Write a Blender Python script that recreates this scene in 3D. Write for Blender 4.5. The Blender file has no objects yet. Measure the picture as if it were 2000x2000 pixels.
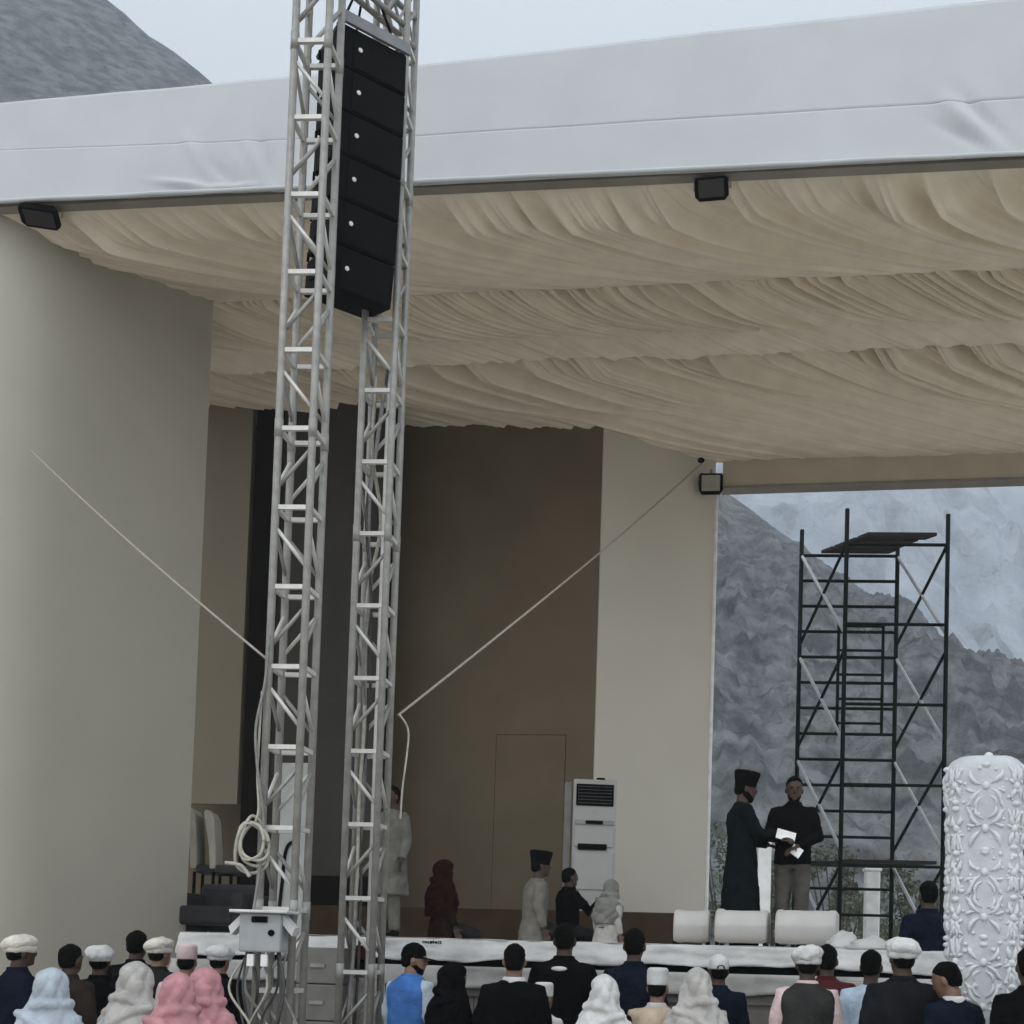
import bpy, math, random
from mathutils import Vector, Matrix, noise
random.seed(7)
R = math.radians
PI = math.pi
# ------------------------------------------------------------------ camera
F, SX, SY = 2300.0, -0.15, 0.3828
EYE = Vector((0, 0, 1.58))
PITCH, ROLL = R(2.5), 0.0265
sc = bpy.context.scene
cam_d = bpy.data.cameras.new('camera'); cam = bpy.data.objects.new('camera', cam_d)
sc.collection.objects.link(cam); sc.camera = cam
cam_d.sensor_width = 36; cam_d.lens = 36 * F / 2000
cam_d.shift_x, cam_d.shift_y = SX, SY
cam_d.clip_start, cam_d.clip_end = 0.1, 6000
CR = Matrix.Rotation(PI / 2 + PITCH, 3, 'X') @ Matrix.Rotation(ROLL, 3, 'Z')
cam.matrix_world = Matrix.Translation(EYE) @ CR.to_4x4()
# ------------------------------------------------------------------ light: overcast day
SUN_EL, SUN_AZ = R(58), R(205)      # azimuth clockwise from +Y (from behind the camera, a little left)
w = bpy.data.worlds.new('World'); sc.world = w; w.use_nodes = True
nt = w.node_tree; nt.nodes.clear()
sky = nt.nodes.new('ShaderNodeTexSky'); sky.sky_type = 'NISHITA'; sky.sun_disc = False
sky.sun_elevation = SUN_EL; sky.sun_rotation = SUN_AZ
sc.cycles.volume_bounces = 1
sky.air_density = 1.0; sky.dust_density = 6.0; sky.ozone_density = 1.0
hs = nt.nodes.new('ShaderNodeHueSaturation'); hs.inputs['Saturation'].default_value = 0.25
mx = nt.nodes.new('ShaderNodeMix'); mx.data_type = 'RGBA'; mx.inputs[0].default_value = 0.82
mx.inputs[7].default_value = (16.0, 16.7, 17.5, 1)      # even cloud cover
bg = nt.nodes.new('ShaderNodeBackground'); bg.inputs[1].default_value = 0.1
wo = nt.nodes.new('ShaderNodeOutputWorld')
nt.links.new(sky.outputs[0], hs.inputs['Color']); nt.links.new(hs.outputs[0], mx.inputs[6])
nt.links.new(mx.outputs[2], bg.inputs[0]); nt.links.new(bg.outputs[0], wo.inputs[0])
sd = bpy.data.lights.new('sun', 'SUN'); sd.energy = 0.7; sd.angle = R(25); sd.color = (1, 0.97, 0.93)
so = bpy.data.objects.new('sun', sd); sc.collection.objects.link(so)
sdir = Vector((math.sin(SUN_AZ) * math.cos(SUN_EL), math.cos(SUN_AZ) * math.cos(SUN_EL), math.sin(SUN_EL)))
so.rotation_euler = sdir.to_track_quat('Z', 'Y').to_euler()
vs = sc.view_settings
vs.view_transform = 'Standard'; vs.look = 'None'; vs.gamma = 1; vs.exposure = 0.0; vs.use_curve_mapping = False
sc.cycles.max_bounces = 10; sc.cycles.diffuse_bounces = 6

# ------------------------------------------------------------------ placing helpers
def ray(px, py):
    return CR @ Vector(((px - 1000) / F + SX * 2000 / F, (1000 - py) / F + SY * 2000 / F, -1))
def P(px, py, D):
    r = ray(px, py); return EYE + r * (D / r.y)
A_ST = R(7)
UV = Vector((math.cos(A_ST), -math.sin(A_ST), 0)); VV = Vector((math.sin(A_ST), math.cos(A_ST), 0))
OO = P(1000, 1860, 11.3); OO.z = 0
def W(u, v, z): return OO + UV * u + VV * v + Vector((0, 0, z))
def hitv(px, py, v):
    r = ray(px, py); n = VV
    t = (OO + VV * v - EYE).dot(n) / r.dot(n); p = EYE + r * t
    return (p - OO).dot(UV), p.z
def toUV(p): d = p - OO; return d.dot(UV), d.dot(VV)

# ------------------------------------------------------------------ materials
MATS = {}
def mat(name, col, rough=0.7, metal=0.0, var=0.12, vscale=6.0, bump=0.0, bscale=40.0, spec=0.5, col2=None, detail=6):
    if name in MATS: return MATS[name]
    m = bpy.data.materials.new(name); m.use_nodes = True; t = m.node_tree; b = t.nodes['Principled BSDF']
    b.inputs['Roughness'].default_value = rough; b.inputs['Metallic'].default_value = metal
    b.inputs['Specular IOR Level'].default_value = spec
    tc = t.nodes.new('ShaderNodeTexCoord')
    n = t.nodes.new('ShaderNodeTexNoise'); n.inputs['Scale'].default_value = vscale; n.inputs['Detail'].default_value = detail
    t.links.new(tc.outputs['Object'], n.inputs['Vector'])
    cr = t.nodes.new('ShaderNodeValToRGB')
    c2 = col2 or tuple(c * (1 + var) for c in col); c1 = col if col2 else tuple(c * (1 - var) for c in col)
    cr.color_ramp.elements[0].position = 0.32; cr.color_ramp.elements[1].position = 0.68
    cr.color_ramp.elements[0].color = (*c1, 1); cr.color_ramp.elements[1].color = (*c2, 1)
    t.links.new(n.outputs[0], cr.inputs[0]); t.links.new(cr.outputs[0], b.inputs['Base Color'])
    if bump:
        n2 = t.nodes.new('ShaderNodeTexNoise'); n2.inputs['Scale'].default_value = bscale; n2.inputs['Detail'].default_value = 5
        t.links.new(tc.outputs['Object'], n2.inputs['Vector'])
        bp = t.nodes.new('ShaderNodeBump'); bp.inputs['Strength'].default_value = bump; bp.inputs['Distance'].default_value = 0.02
        t.links.new(n2.outputs[0], bp.inputs['Height']); t.links.new(bp.outputs[0], b.inputs['Normal'])
    MATS[name] = m; return m
def cloth(name, col, var=0.18): return mat('cloth_' + name, col, 0.95, 0, var, 9, 0.35, 55, 0.03)
def rockmat(name, c1, c2, vs, bs, bd):
    m = mat(name, c1, 0.95, 0, 0, vs, 1.0, bs, 0.1, c2, 10)
    t = m.node_tree; ramp = bpn = n2 = tc = None
    for n in t.nodes:
        if n.type == 'VALTORGB': ramp = n; n.color_ramp.elements[0].position = .38; n.color_ramp.elements[1].position = .62
        if n.type == 'BUMP': n.inputs['Distance'].default_value = bd; bpn = n
        if n.type == 'TEX_COORD': tc = n
    mp = t.nodes.new('ShaderNodeMapping'); mp.inputs['Scale'].default_value = (1.25, .8, .8)
    vo = t.nodes.new('ShaderNodeTexVoronoi'); vo.inputs['Scale'].default_value = bs * .55; vo.inputs['Detail'].default_value = 2
    t.links.new(tc.outputs['Object'], mp.inputs['Vector']); t.links.new(mp.outputs[0], vo.inputs['Vector'])
    bw_ = t.nodes.new('ShaderNodeRGBToBW'); t.links.new(vo.outputs['Color'], bw_.inputs[0])
    mr = t.nodes.new('ShaderNodeMapRange'); mr.inputs['From Min'].default_value = .2; mr.inputs['From Max'].default_value = .8; mr.inputs['To Min'].default_value = .78; mr.inputs['To Max'].default_value = 1.3
    t.links.new(bw_.outputs[0], mr.inputs[0])
    mm = t.nodes.new('ShaderNodeMix'); mm.data_type = 'RGBA'; mm.blend_type = 'MULTIPLY'; mm.inputs[0].default_value = 1
    t.links.new(ramp.outputs[0], mm.inputs[6]); t.links.new(mr.outputs[0], mm.inputs[7]); t.links.new(mm.outputs[2], t.nodes['Principled BSDF'].inputs['Base Color'])
    b2 = t.nodes.new('ShaderNodeBump'); b2.inputs['Strength'].default_value = .45; b2.inputs['Distance'].default_value = bd * .6; b2.invert = True
    t.links.new(vo.outputs['Distance'], b2.inputs['Height']); t.links.new(bpn.outputs[0], b2.inputs['Normal']); t.links.new(b2.outputs[0], t.nodes['Principled BSDF'].inputs['Normal'])
    return m

# ------------------------------------------------------------------ mesh helpers
COL = sc.collection
ORG = {}
class MB:
    def __init__(s): s.v = []; s.f = []
    def add(s, vs, fs):
        o = len(s.v); s.v += [Vector(p) for p in vs]; s.f += [tuple(i + o for i in f) for f in fs]; return s
    def box(s, c, size, rot=None):
        c = Vector(c); x, y, z = [d / 2 for d in size]; q = []
        for dx, dy, dz in ((-1,-1,-1),(1,-1,-1),(1,1,-1),(-1,1,-1),(-1,-1,1),(1,-1,1),(1,1,1),(-1,1,1)):
            p = Vector((dx * x, dy * y, dz * z)); q.append(c + (rot @ p if rot else p))
        return s.add(q, [(0,3,2,1),(4,5,6,7),(0,1,5,4),(1,2,6,5),(2,3,7,6),(3,0,4,7)])
    def tube(s, pts, rad, n=8, cap=True):
        pts = [Vector(p) for p in pts]; k = len(pts)
        rad = [rad] * k if not isinstance(rad, (list, tuple)) else rad
        vs = []; fs = []; up = None
        for i, p in enumerate(pts):
            t = (pts[min(i + 1, k - 1)] - pts[max(i - 1, 0)])
            t = t.normalized() if t.length > 1e-9 else Vector((0, 0, 1))
            if up is None:
                up = Vector((0, 0, 1)) if abs(t.z) < 0.9 else Vector((0, 1, 0))
            a = t.cross(up)
            if a.length < 1e-6: a = t.cross(Vector((1, 0, 0)))
            a.normalize(); b = a.cross(t).normalized(); up = b
            for j in range(n):
                th = 2 * PI * j / n; vs.append(p + a * (math.cos(th) * rad[i]) + b * (math.sin(th) * rad[i]))
        for i in range(k - 1):
            for j in range(n):
                j2 = (j + 1) % n; fs.append((i * n + j, i * n + j2, (i + 1) * n + j2, (i + 1) * n + j))
        if cap: fs.append(tuple(range(n - 1, -1, -1))); fs.append(tuple(range((k - 1) * n, k * n)))
        return s.add(vs, fs)
    def loft(s, rings, cap=True):
        n = len(rings[0]); vs = [p for r in rings for p in r]; fs = []
        for i in range(len(rings) - 1):
            for j in range(n):
                j2 = (j + 1) % n; fs.append((i * n + j, i * n + j2, (i + 1) * n + j2, (i + 1) * n + j))
        if cap:
            fs.append(tuple(range(n - 1, -1, -1))); fs.append(tuple(range((len(rings) - 1) * n, len(rings) * n)))
        return s.add(vs, fs)
    def ell(s, c, r, rot=None, n=12, m=8):
        c = Vector(c); rings = []
        for i in range(m + 1):
            ph = -PI / 2 + PI * (i + 0.02) / (m + 0.04); ring = []
            for j in range(n):
                th = 2 * PI * j / n
                p = Vector((r[0] * math.cos(ph) * math.cos(th), r[1] * math.cos(ph) * math.sin(th), r[2] * math.sin(ph)))
                ring.append(c + (rot @ p if rot else p))
            rings.append(ring)
        return s.loft(rings)
    def grid(s, fn, nu, nv):
        vs = [fn(i / nu, j / nv) for j in range(nv + 1) for i in range(nu + 1)]
        fs = [(j * (nu + 1) + i, j * (nu + 1) + i + 1, (j + 1) * (nu + 1) + i + 1, (j + 1) * (nu + 1) + i) for j in range(nv) for i in range(nu)]
        return s.add(vs, fs)
    def build(s, name, m, parent=None, origin=None, smooth=False, local=False):
        if parent is not None and not local: o0 = ORG[parent.name]
        elif origin is not None: o0 = Vector(origin)
        else: o0 = Vector((0, 0, 0))
        me = bpy.data.meshes.new(name); me.from_pydata([p - o0 for p in s.v], [], s.f); me.update()
        if smooth:
            for p in me.polygons: p.use_smooth = True
        me.materials.append(m)
        o = bpy.data.objects.new(name, me); COL.objects.link(o)
        if parent is not None: o.parent = parent
        else: o.location = o0
        ORG[o.name] = o0
        return o
def tag(o, label, cat, group=None, kind=None):
    if label: o['label'] = label
    if cat: o['category'] = cat
    if group: o['group'] = group
    if kind: o['kind'] = kind
    return o
def thing(name, label, cat, loc=(0, 0, 0), rz=0, group=None):
    o = bpy.data.objects.new(name, None); o.empty_display_size = 0.1; COL.objects.link(o)
    o.location = loc; o.rotation_euler = (0, 0, rz); ORG[o.name] = Vector(loc)
    return tag(o, label, cat, group)
def struct(o): o['kind'] = 'structure'; return o
def bevel(o, wd, seg=2):
    b = o.modifiers.new('bevel', 'BEVEL'); b.width = wd; b.segments = seg; b.limit_method = 'ANGLE'; return o
def solid(o, t):
    m = o.modifiers.new('thickness', 'SOLIDIFY'); m.thickness = t; m.offset = 0; return o
def link(name, me, parent, loc=(0, 0, 0), rot=None):
    o = bpy.data.objects.new(name, me); COL.objects.link(o); o.parent = parent; o.location = loc
    if rot is not None: o.rotation_euler = rot
    ORG[o.name] = ORG[parent.name]
    return o
def fb(p, o=4, H=0.9): return noise.fractal(Vector(p), H, 2.1, o)

# ------------------------------------------------------------------ ground and mountains
g = MB().grid(lambda s, t: Vector((-2500 + 5000 * s, -600 + 3600 * t, 0)), 10, 10)
struct(g.build('ground', mat('ground_gravel', (0.36, 0.33, 0.285), 0.95, 0, 0, 0.8, 0.6, 9, 0.2, (0.50, 0.465, 0.405), 10)))

def near_ridge(x):
    z = 105 - 0.76 * (x - 17.5)
    return max(z, 6 + 40 * math.exp(-max(0, x - 60) / 70.0))
def mountain(name, m, x0, x1, y0, y1, ridge, amp, ns, nx, ny, pw=1.0, seed=0.0, ridge_n=0.0, gully=0.0, dense=None, bould=0.0):
    def fn(s, t):
        x = x0 + (x1 - x0) * s if not dense else lerp_tab(dense, s)
        y = y0 + (y1 - y0) * t
        rz = ridge(x) + ridge_n * fb((x / 14.0, seed, 2.2), 5)
        tt = t / 0.8
        pr = tt ** pw if tt <= 1 else 1 - 0.9 * (tt - 1)
        n1 = noise.ridged_multi_fractal(Vector((x / ns + seed, y / ns, seed)), 0.9, 2.1, 6, 1.0, 2.0)
        gl = fb((x / (ns * 0.3) + 0.4 * fb((x / ns, y / ns, 1), 2), y / (ns * 2.2), seed + 5), 6, .7)
        damp = min(1, 3.0 * abs(1 - tt)) * min(1, tt * 6)
        z = rz * pr + (amp * (n1 - 1.1) + gully * gl) * damp
        e = min(1, 2.2 * abs(1 - tt) + .06) * min(1, tt * 8)
        z += 0.4 * amp * fb((x / (ns * .12), y / (ns * .12), 3), 4, .6) * e
        if bould and x > -40:
            e *= max(0, min(1, (x + 40) / 28))
            q = noise.noise(Vector((x / 2.6, y / 2.6, seed))) + .5 * noise.noise(Vector((x / 1.1, y / 1.4, seed + 3)))
            z += bould * max(0, q - .12) * e * 2.4 + bould * .35 * noise.noise(Vector((x * 1.7, y * 1.1, 2))) * e
        return Vector((x, y, z - (3 if t == 0 else 0)))
    o = MB().grid(fn, nx, ny).build(name, m, smooth=True)
    return struct(o)
def lerp_tab(tab, x):
    for (a, ya), (b, yb) in zip(tab, tab[1:]):
        if x <= b: return ya + (yb - ya) * (x - a) / (b - a)
    return tab[-1][1]
rock = rockmat('rock_scree', (0.05, 0.053, 0.056), (0.135, 0.14, 0.145), 0.3, 0.7, 1.0)
rock2 = rockmat('rock_far_hazed', (0.29, 0.32, 0.36), (0.41, 0.44, 0.48), 0.035, 0.09, 7.0)  # far rock paler and bluer: distance haze put into its colour
mountain('mountain', rock, -330, 230, 58, 320, near_ridge, 4.0, 45, 430, 230, 1.0, 1.3, 1.2, 4.0, [(0, -330), (.24, -12), (.9, 112), (1, 230)], .75)
def mid_ridge(x): return 400 if x < 105 else max(60, 400 - 1.6 * (x - 105))
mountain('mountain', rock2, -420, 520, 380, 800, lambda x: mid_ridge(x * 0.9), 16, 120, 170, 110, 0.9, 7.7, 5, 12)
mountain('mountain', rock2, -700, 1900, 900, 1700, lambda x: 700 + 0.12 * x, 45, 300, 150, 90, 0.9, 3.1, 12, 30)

# ------------------------------------------------------------------ stage building
M_white = mat('white_tent_fabric', (0.535, 0.56, 0.58), 0.75, 0, 0.035, 1.6, 0.06, 14, 0.3)
M_drape = mat('beige_drape', (0.77, 0.69, 0.575), 0.9, 0, 0.06, 3, 0.12, 70, 0.1)
M_wall = mat('cream_wall_panel', (0.43, 0.41, 0.35), 0.85, 0, 0.035, 0.7, 0.04, 60, 0.2)
M_brown = mat('brown_wall_cloth', (0.155, 0.128, 0.086), 0.9, 0, 0.08, 1.1, 0.1, 60, 0.1)
M_beam = mat('beam_grey_brown', (0.24, 0.22, 0.19), 0.7, 0, 0.15, 2)
M_dark = mat('black_matt', (0.005, 0.005, 0.005), 0.8, 0, 0.2, 8, 0, 1, 0.03)
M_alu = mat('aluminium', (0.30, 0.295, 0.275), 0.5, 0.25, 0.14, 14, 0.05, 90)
M_alu_lit = mat('aluminium_lit', (0.60, 0.59, 0.56), 0.45, 0.25, 0.1, 14)  # lit copy of the aluminium: highlights on rungs and diagonals put into colour
M_cloth_w = mat('white_cloth', (0.50, 0.50, 0.49), 0.9, 0, 0.16, 2.2, 0.3, 25, 0.15)

VL_END = 3.05
UL = toUV(P(405, 555, 15.0))[0]
U_R = 8.5
FLOOR = 1.67; RISER = 2.15
V_FRONT, V_RISER, V_BACK, V_SCREEN, V_OPEN = -0.6, 4.6, 7.0, 6.0, 8.5

canopy = thing('stage_canopy', 'large white stage canopy with deep front fascia and gathered beige ceiling drapes', 'canopy', W(0, 0, 0))
def lerp_tab(tab, x):
    for (a, ya), (b, yb) in zip(tab, tab[1:]):
        if x <= b: return ya + (yb - ya) * (x - a) / (b - a)
    return tab[-1][1]
top_t = [(-400, 240), (0, 202), (550, 152), (830, 126), (1350, 67), (1850, 10), (2800, -98)]
seam_t = [(-400, 312), (0, 296), (550, 275), (830, 266), (1650, 215), (2800, 144)]
bot_t = [(-400, 415), (0, 398), (550, 374), (830, 362), (1400, 335), (2000, 304), (2800, 265)]
PXA, PXB = -300, 2800
def wr(px, py):      # tension wrinkles of the fascia cloth, metres towards the camera
    d = 0.010 * fb((px / 260.0, py / 200.0, 0.3), 3)
    for cx, cy, ang, ln, wd, am in ((395, 315, 55, 80, 11, .05), (420, 330, 42, 60, 9, -.04), (500, 320, 66, 70, 10, .045), (525, 320, 70, 75, 8, -.04), (470, 330, 62, 55, 8, .035),
                                    (360, 362, 8, 70, 7, .045), (450, 368, -6, 60, 6, .03), (1890, 240, 42, 95, 13, .06), (1920, 225, 46, 85, 9, -.05), (1870, 262, 28, 70, 10, -.035)):
        a = R(ang); dx, dy = px - cx, py - cy
        l = dx * math.cos(a) + dy * math.sin(a); q = -dx * math.sin(a) + dy * math.cos(a)
        d += am * math.exp(-(l / ln) ** 2 * 2 - (q / wd) ** 2)
    return d
def fas(ta, tb, v0, bulge):
    def fn(s, t):
        px = PXA + (PXB - PXA) * s; ya, yb = lerp_tab(ta, px), lerp_tab(tb, px)
        py = yb + (ya - yb) * t
        u, z = hitv(px, py, 0)
        return W(u, v0 - wr(px, py) - bulge * math.sin(PI * t), z)
    return fn
solid(MB().grid(fas(top_t, seam_t, 0.0, 0.0), 260, 24).build('fascia_panel', M_white, canopy, smooth=True), 0.01)
solid(MB().grid(fas(seam_t, bot_t, -0.0055, 0.0), 260, 36).build('fascia_panel', M_white, canopy, smooth=True), 0.01)
ua, za = hitv(PXA, lerp_tab(bot_t, PXA), 0); ub, zb = hitv(PXB, lerp_tab(bot_t, PXB), 0)
zt_a = hitv(PXA, lerp_tab(top_t, PXA), 0)[1]; zt_b = hitv(PXB, lerp_tab(top_t, PXB), 0)[1]
def beam_uv(b, u0, z0, u1, z1, v0, v1, h):
    q = [W(u0, v0, z0), W(u1, v0, z1), W(u1, v1, z1), W(u0, v1, z0)]
    q += [p + Vector((0, 0, h)) for p in q]
    return b.add(q, [(0,3,2,1),(4,5,6,7),(0,1,5,4),(1,2,6,5),(2,3,7,6),(3,0,4,7)])
# hem tube along the fascia's lower edge, front beam behind it
MB().tube([W(ua + (ub - ua) * i / 40, -0.03, za + (zb - za) * i / 40 + 0.012 * fb((i * .6, 0, 0), 2)) for i in range(41)], 0.022, 8).build('hem', M_white, canopy, smooth=True)
beam_uv(MB(), ua, za - 0.01, ub, zb - 0.01, 0.05, 0.17, 0.30).build('front_beam', M_beam, canopy)
# unseen roof sheet, added to stop sky light leaking between the ceiling drapes
def roof(s, t):
    u = ua + (ub - ua) * s; return W(u, 0.03 + 8.9 * t, zt_a + (zt_b - zt_a) * s - 0.16 + 0.45 * math.sin(PI * t))
MB().grid(roof, 6, 8).build('light_block_roof', M_white, canopy, smooth=True)
# gathered ceiling
Z0 = (za + zb) / 2 + 0.02
def zfront(u): return za + (zb - za) * (u - ua) / (ub - ua)
def fold1(x, sharp=1.3):
    n = noise.noise(Vector((x, 11.3, 0.7))) + 0.55 * noise.noise(Vector((x * 2.1, 3.3, 5.1)))
    return (1 - min(1, abs(n) * 2.2)) ** sharp
def ceil_panel(u0, u1, v0, v1, zf0, zf1, sag, k, freq, a0, a1, seed, nu=640, nv=30, pwr=1.5, dec=1.2, ed=0.0):
    def fn(s, t):
        q = u0 - k + (u1 - u0 + k) * s                      # columns of the grid follow the folds
        q2 = q + 0.25 * noise.noise(Vector((q * .5, t * 1.1, seed)))
        u = max(u0, min(u1, q2 + k * t ** pwr)); v = v0 + (v1 - v0) * t
        z = zf0(u) * (1 - t) + zf1(u) * t
        sg = sag * (1 + 0.35 * noise.noise(Vector((u * .45, seed, 4))))
        z -= sg * math.sin(PI * t ** 1.25) ** 0.9
        amp = a0 * (1 - t) ** dec + a1 * t
        if v1 > 8: f_ = max(0, min(1, (t - .28) / .28)); amp *= 1 - .62 * f_ * f_ * (3 - 2 * f_)
        amp *= min(1, t * 7 + ed) * min(1.15, 0.55 + 1.0 * max(0, 0.45 + 0.9 * noise.noise(Vector((q * .6, t * .9, seed + 2)))))
        z -= amp * fold1(q * freq + seed * 7)
        z -= 0.35 * amp * fold1(q * freq * 2.3 + seed * 3 + .3 * t, 1.0)
        return W(u, v, z)
    return MB().grid(fn, nu, nv).build('ceiling_drape', M_drape, canopy, smooth=True)
zbk = lambda u: 10.0 + max(0, -u - .5) * .07
ceil_panel(UL - 1.2, U_R, 0.16, 3.15, lambda u: zfront(u) + 0.03, lambda u: 9.95 + .03 * fb((u * .5, 1, 1), 2), 0.08, 3.0, 2.3, 0.27, 0.02, 1.0, 1100, 48, 1.35, 0.9)
ceil_panel(UL - 3, U_R, 3.05, 4.10, lambda u: 10.18, lambda u: 9.93 + .03 * fb((u * .6, 5, 1), 2), 0.08, 1.5, 6.0, 0.24, 0.12, 2.0, 2000, 22, 1.25, 0.9, .5)
ceil_panel(UL - 3, U_R, 4.06, 4.74, lambda u: 10.06, lambda u: 9.87 + .04 * fb((u * .5, 9, 1), 2), 0.03, 1.0, 2.4, 0.05, 0.05, 3.0, 700, 16, 1.2)
ceil_panel(UL - 3, U_R, 4.68, 8.62, lambda u: 10.22, zbk, 0.16, 5.6, 3.2, 0.40, 0.05, 4.0, 1800, 60, 1.2, 1.4, .4)
# rear beam over the opening
u_pa, _ = hitv(1164, 1400, V_BACK); u_pb, _ = hitv(1386, 1400, V_OPEN)
bb = MB(); beam_uv(bb, u_pb + 0.12, 9.53, U_R, 9.59, V_OPEN, V_OPEN + 0.22, 0.6).build('rear_beam', mat('rear_beam_cloth', (0.50, 0.44, 0.35), 0.9, 0, 0.08, 2, 0.1, 40), canopy)
beam_uv(MB(), u_pb + 0.10, 9.48, U_R, 9.54, V_OPEN - 0.03, V_OPEN + 0.25, 0.047).build('beam_trim', M_beam, canopy)
# roof legs out of view at the right, carrying the canopy
for uu, v in ((U_R - 0.1, 0.2), (U_R - 0.1, V_OPEN)):
    beam_uv(MB(), uu - .1, 0, uu + .1, 0, v - .1, v + .1, 9.0).build('leg', M_beam, canopy)

def slab(b, p, q, thick, z0, z1):
    d = (q - p); d.z = 0; n = Vector((-d.y, d.x, 0)).normalized() * thick
    a = [Vector((v.x, v.y, z)) for z in (z0, z1) for v in (p, q, q + n, p + n)]
    return b.add(a, [(0,3,2,1),(4,5,6,7),(0,1,5,4),(1,2,6,5),(2,3,7,6),(3,0,4,7)])
# left wing wall: a curved sheet that flares outwards at the front
def wing(off):
    pts = [(UL - .5 * (1 - (v - .75) / (VL_END - .75)), v) for v in (VL_END, 2.5, 2.0, 1.5, 1.1, .75)]
    pts += [(UL - .60, .52), (UL - .76, .36), (UL - .98, .26), (UL - 1.25, .21), (UL - 1.8, .2), (UL - 2.6, .2), (UL - 3.4, .2)]
    pts = pts[::-1]; n = len(pts) - 1
    def fn(s, t):
        i = min(int(s * n), n - 1); f = s * n - i
        return W(pts[i][0] * (1 - f) + pts[i + 1][0] * f, pts[i][1] * (1 - f) + pts[i + 1][1] * f, 10.12 * t)
    return fn
wv = MB().grid(wing(0), 12, 2)
o = wv.build('wing_wall', M_wall, origin=W(UL, VL_END, 0), smooth=True)
m_ = o.modifiers.new('thickness', 'SOLIDIFY'); m_.thickness = 0.14; m_.offset = 1
m_ = o.modifiers.new('crisp_edges', 'EDGE_SPLIT'); m_.split_angle = R(40)
tag(o, 'tall plain cream wing wall closing the left side of the stage', 'wall')
# recessed pale panel behind its end
ul0, _ = hitv(330, 1200, V_SCREEN); ul1, _ = hitv(478, 1200, V_SCREEN); zb_, = (hitv(420, 1570, V_SCREEN)[1],)
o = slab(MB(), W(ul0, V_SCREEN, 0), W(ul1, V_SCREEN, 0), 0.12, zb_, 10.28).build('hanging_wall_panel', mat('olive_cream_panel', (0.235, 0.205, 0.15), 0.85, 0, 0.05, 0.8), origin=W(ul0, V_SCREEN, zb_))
tag(o, 'narrow olive cream wall panel hanging just right of the wing wall', 'wall panel')
# tall dark screen
us0, _ = hitv(486, 1200, V_SCREEN); us1, _ = hitv(768, 1200, V_SCREEN)
zs1 = hitv(490, 763, V_SCREEN)[1]
scn = thing('dark_screen', 'tall black framed dark screen standing at the back behind both truss towers', 'screen', W((us0 + us1) / 2, V_SCREEN, RISER))
usm = us0 + 0.42
beam_uv(MB(), usm, RISER + 0.5, us1 - 0.07, RISER + 0.5, V_SCREEN + 0.04, V_SCREEN + 0.1, zs1 - RISER - 0.57).build('panel', mat('dark_grey_screen', (0.06, 0.056, 0.05), 0.8, 0, 0.1, 1.5, spec=0.1), scn)
fr = MB()
beam_uv(fr, us0, RISER, usm, RISER, V_SCREEN, V_SCREEN + 0.14, zs1 - RISER)
beam_uv(fr, us1 - 0.07, RISER, us1, RISER, V_SCREEN, V_SCREEN + 0.14, zs1 - RISER)
beam_uv(fr, usm, RISER, us1 - 0.07, RISER, V_SCREEN, V_SCREEN + 0.14, 0.5)
beam_uv(fr, usm, zs1 - 0.07, us1 - 0.07, zs1 - 0.07, V_SCREEN, V_SCREEN + 0.14, 0.07)
fr.build('frame', mat('screen_black', (0.009, 0.008, 0.006), 0.9, 0, 0.1, spec=0.03), scn)
# brown back wall with a flush door
ub0, _ = hitv(300, 1400, V_BACK)
bw = thing('back_wall', 'dark brown cloth back wall of the stage with a flush door', 'wall', W(ub0, V_BACK, RISER))
d0, _ = hitv(965, 1600, V_BACK); d1, _ = hitv(1100, 1600, V_BACK); dz1 = hitv(1030, 1436, V_BACK)[1]; dz0 = RISER + 0.02
slab(MB(), W(ub0, V_BACK, 0), W(u_pa, V_BACK, 0), 0.12, RISER, 10.28).build('wall_panel', M_brown, bw)
gp = MB()
beam_uv(gp, d0 - .008, RISER, d0 - .002, RISER, V_BACK - .004, V_BACK + .02, dz1 - RISER + .010)
beam_uv(gp, d1 + .002, RISER, d1 + .008, RISER, V_BACK - .004, V_BACK + .02, dz1 - RISER + .010)
beam_uv(gp, d0 - .002, dz1 + .002, d1 + .002, dz1 + .002, V_BACK - .004, V_BACK + .02, .008)
gp.build('door_gap', M_dark, bw)
dr = slab(MB(), W(d0, V_BACK - .012, 0), W(d1, V_BACK - .012, 0), 0.05, dz0, dz1).build('door', M_brown, bw)
# pale corner wall turning back to the opening
cwm = thing('corner_wall', 'smooth pale cream wall between the brown back wall and the open rear bay', 'wall', W(u_pa, V_BACK, FLOOR))
slab(MB(), W(u_pa + .003, V_BACK - .02, 0), W(u_pb, V_OPEN, 0), 0.12, FLOOR, 10.28).build('wall_panel', mat('pale_corner_panel', (0.56, 0.53, 0.46), 0.85, 0, 0.035, 0.7, 0.04, 60, 0.2), cwm)
MB().tube([W(u_pb + .02, V_OPEN + .02, FLOOR), W(u_pb + .02, V_OPEN + .02, 9.5)], 0.035, 10).build('edge_post', mat('white_paint', (0.78, 0.78, 0.77), 0.5), cwm)

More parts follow.
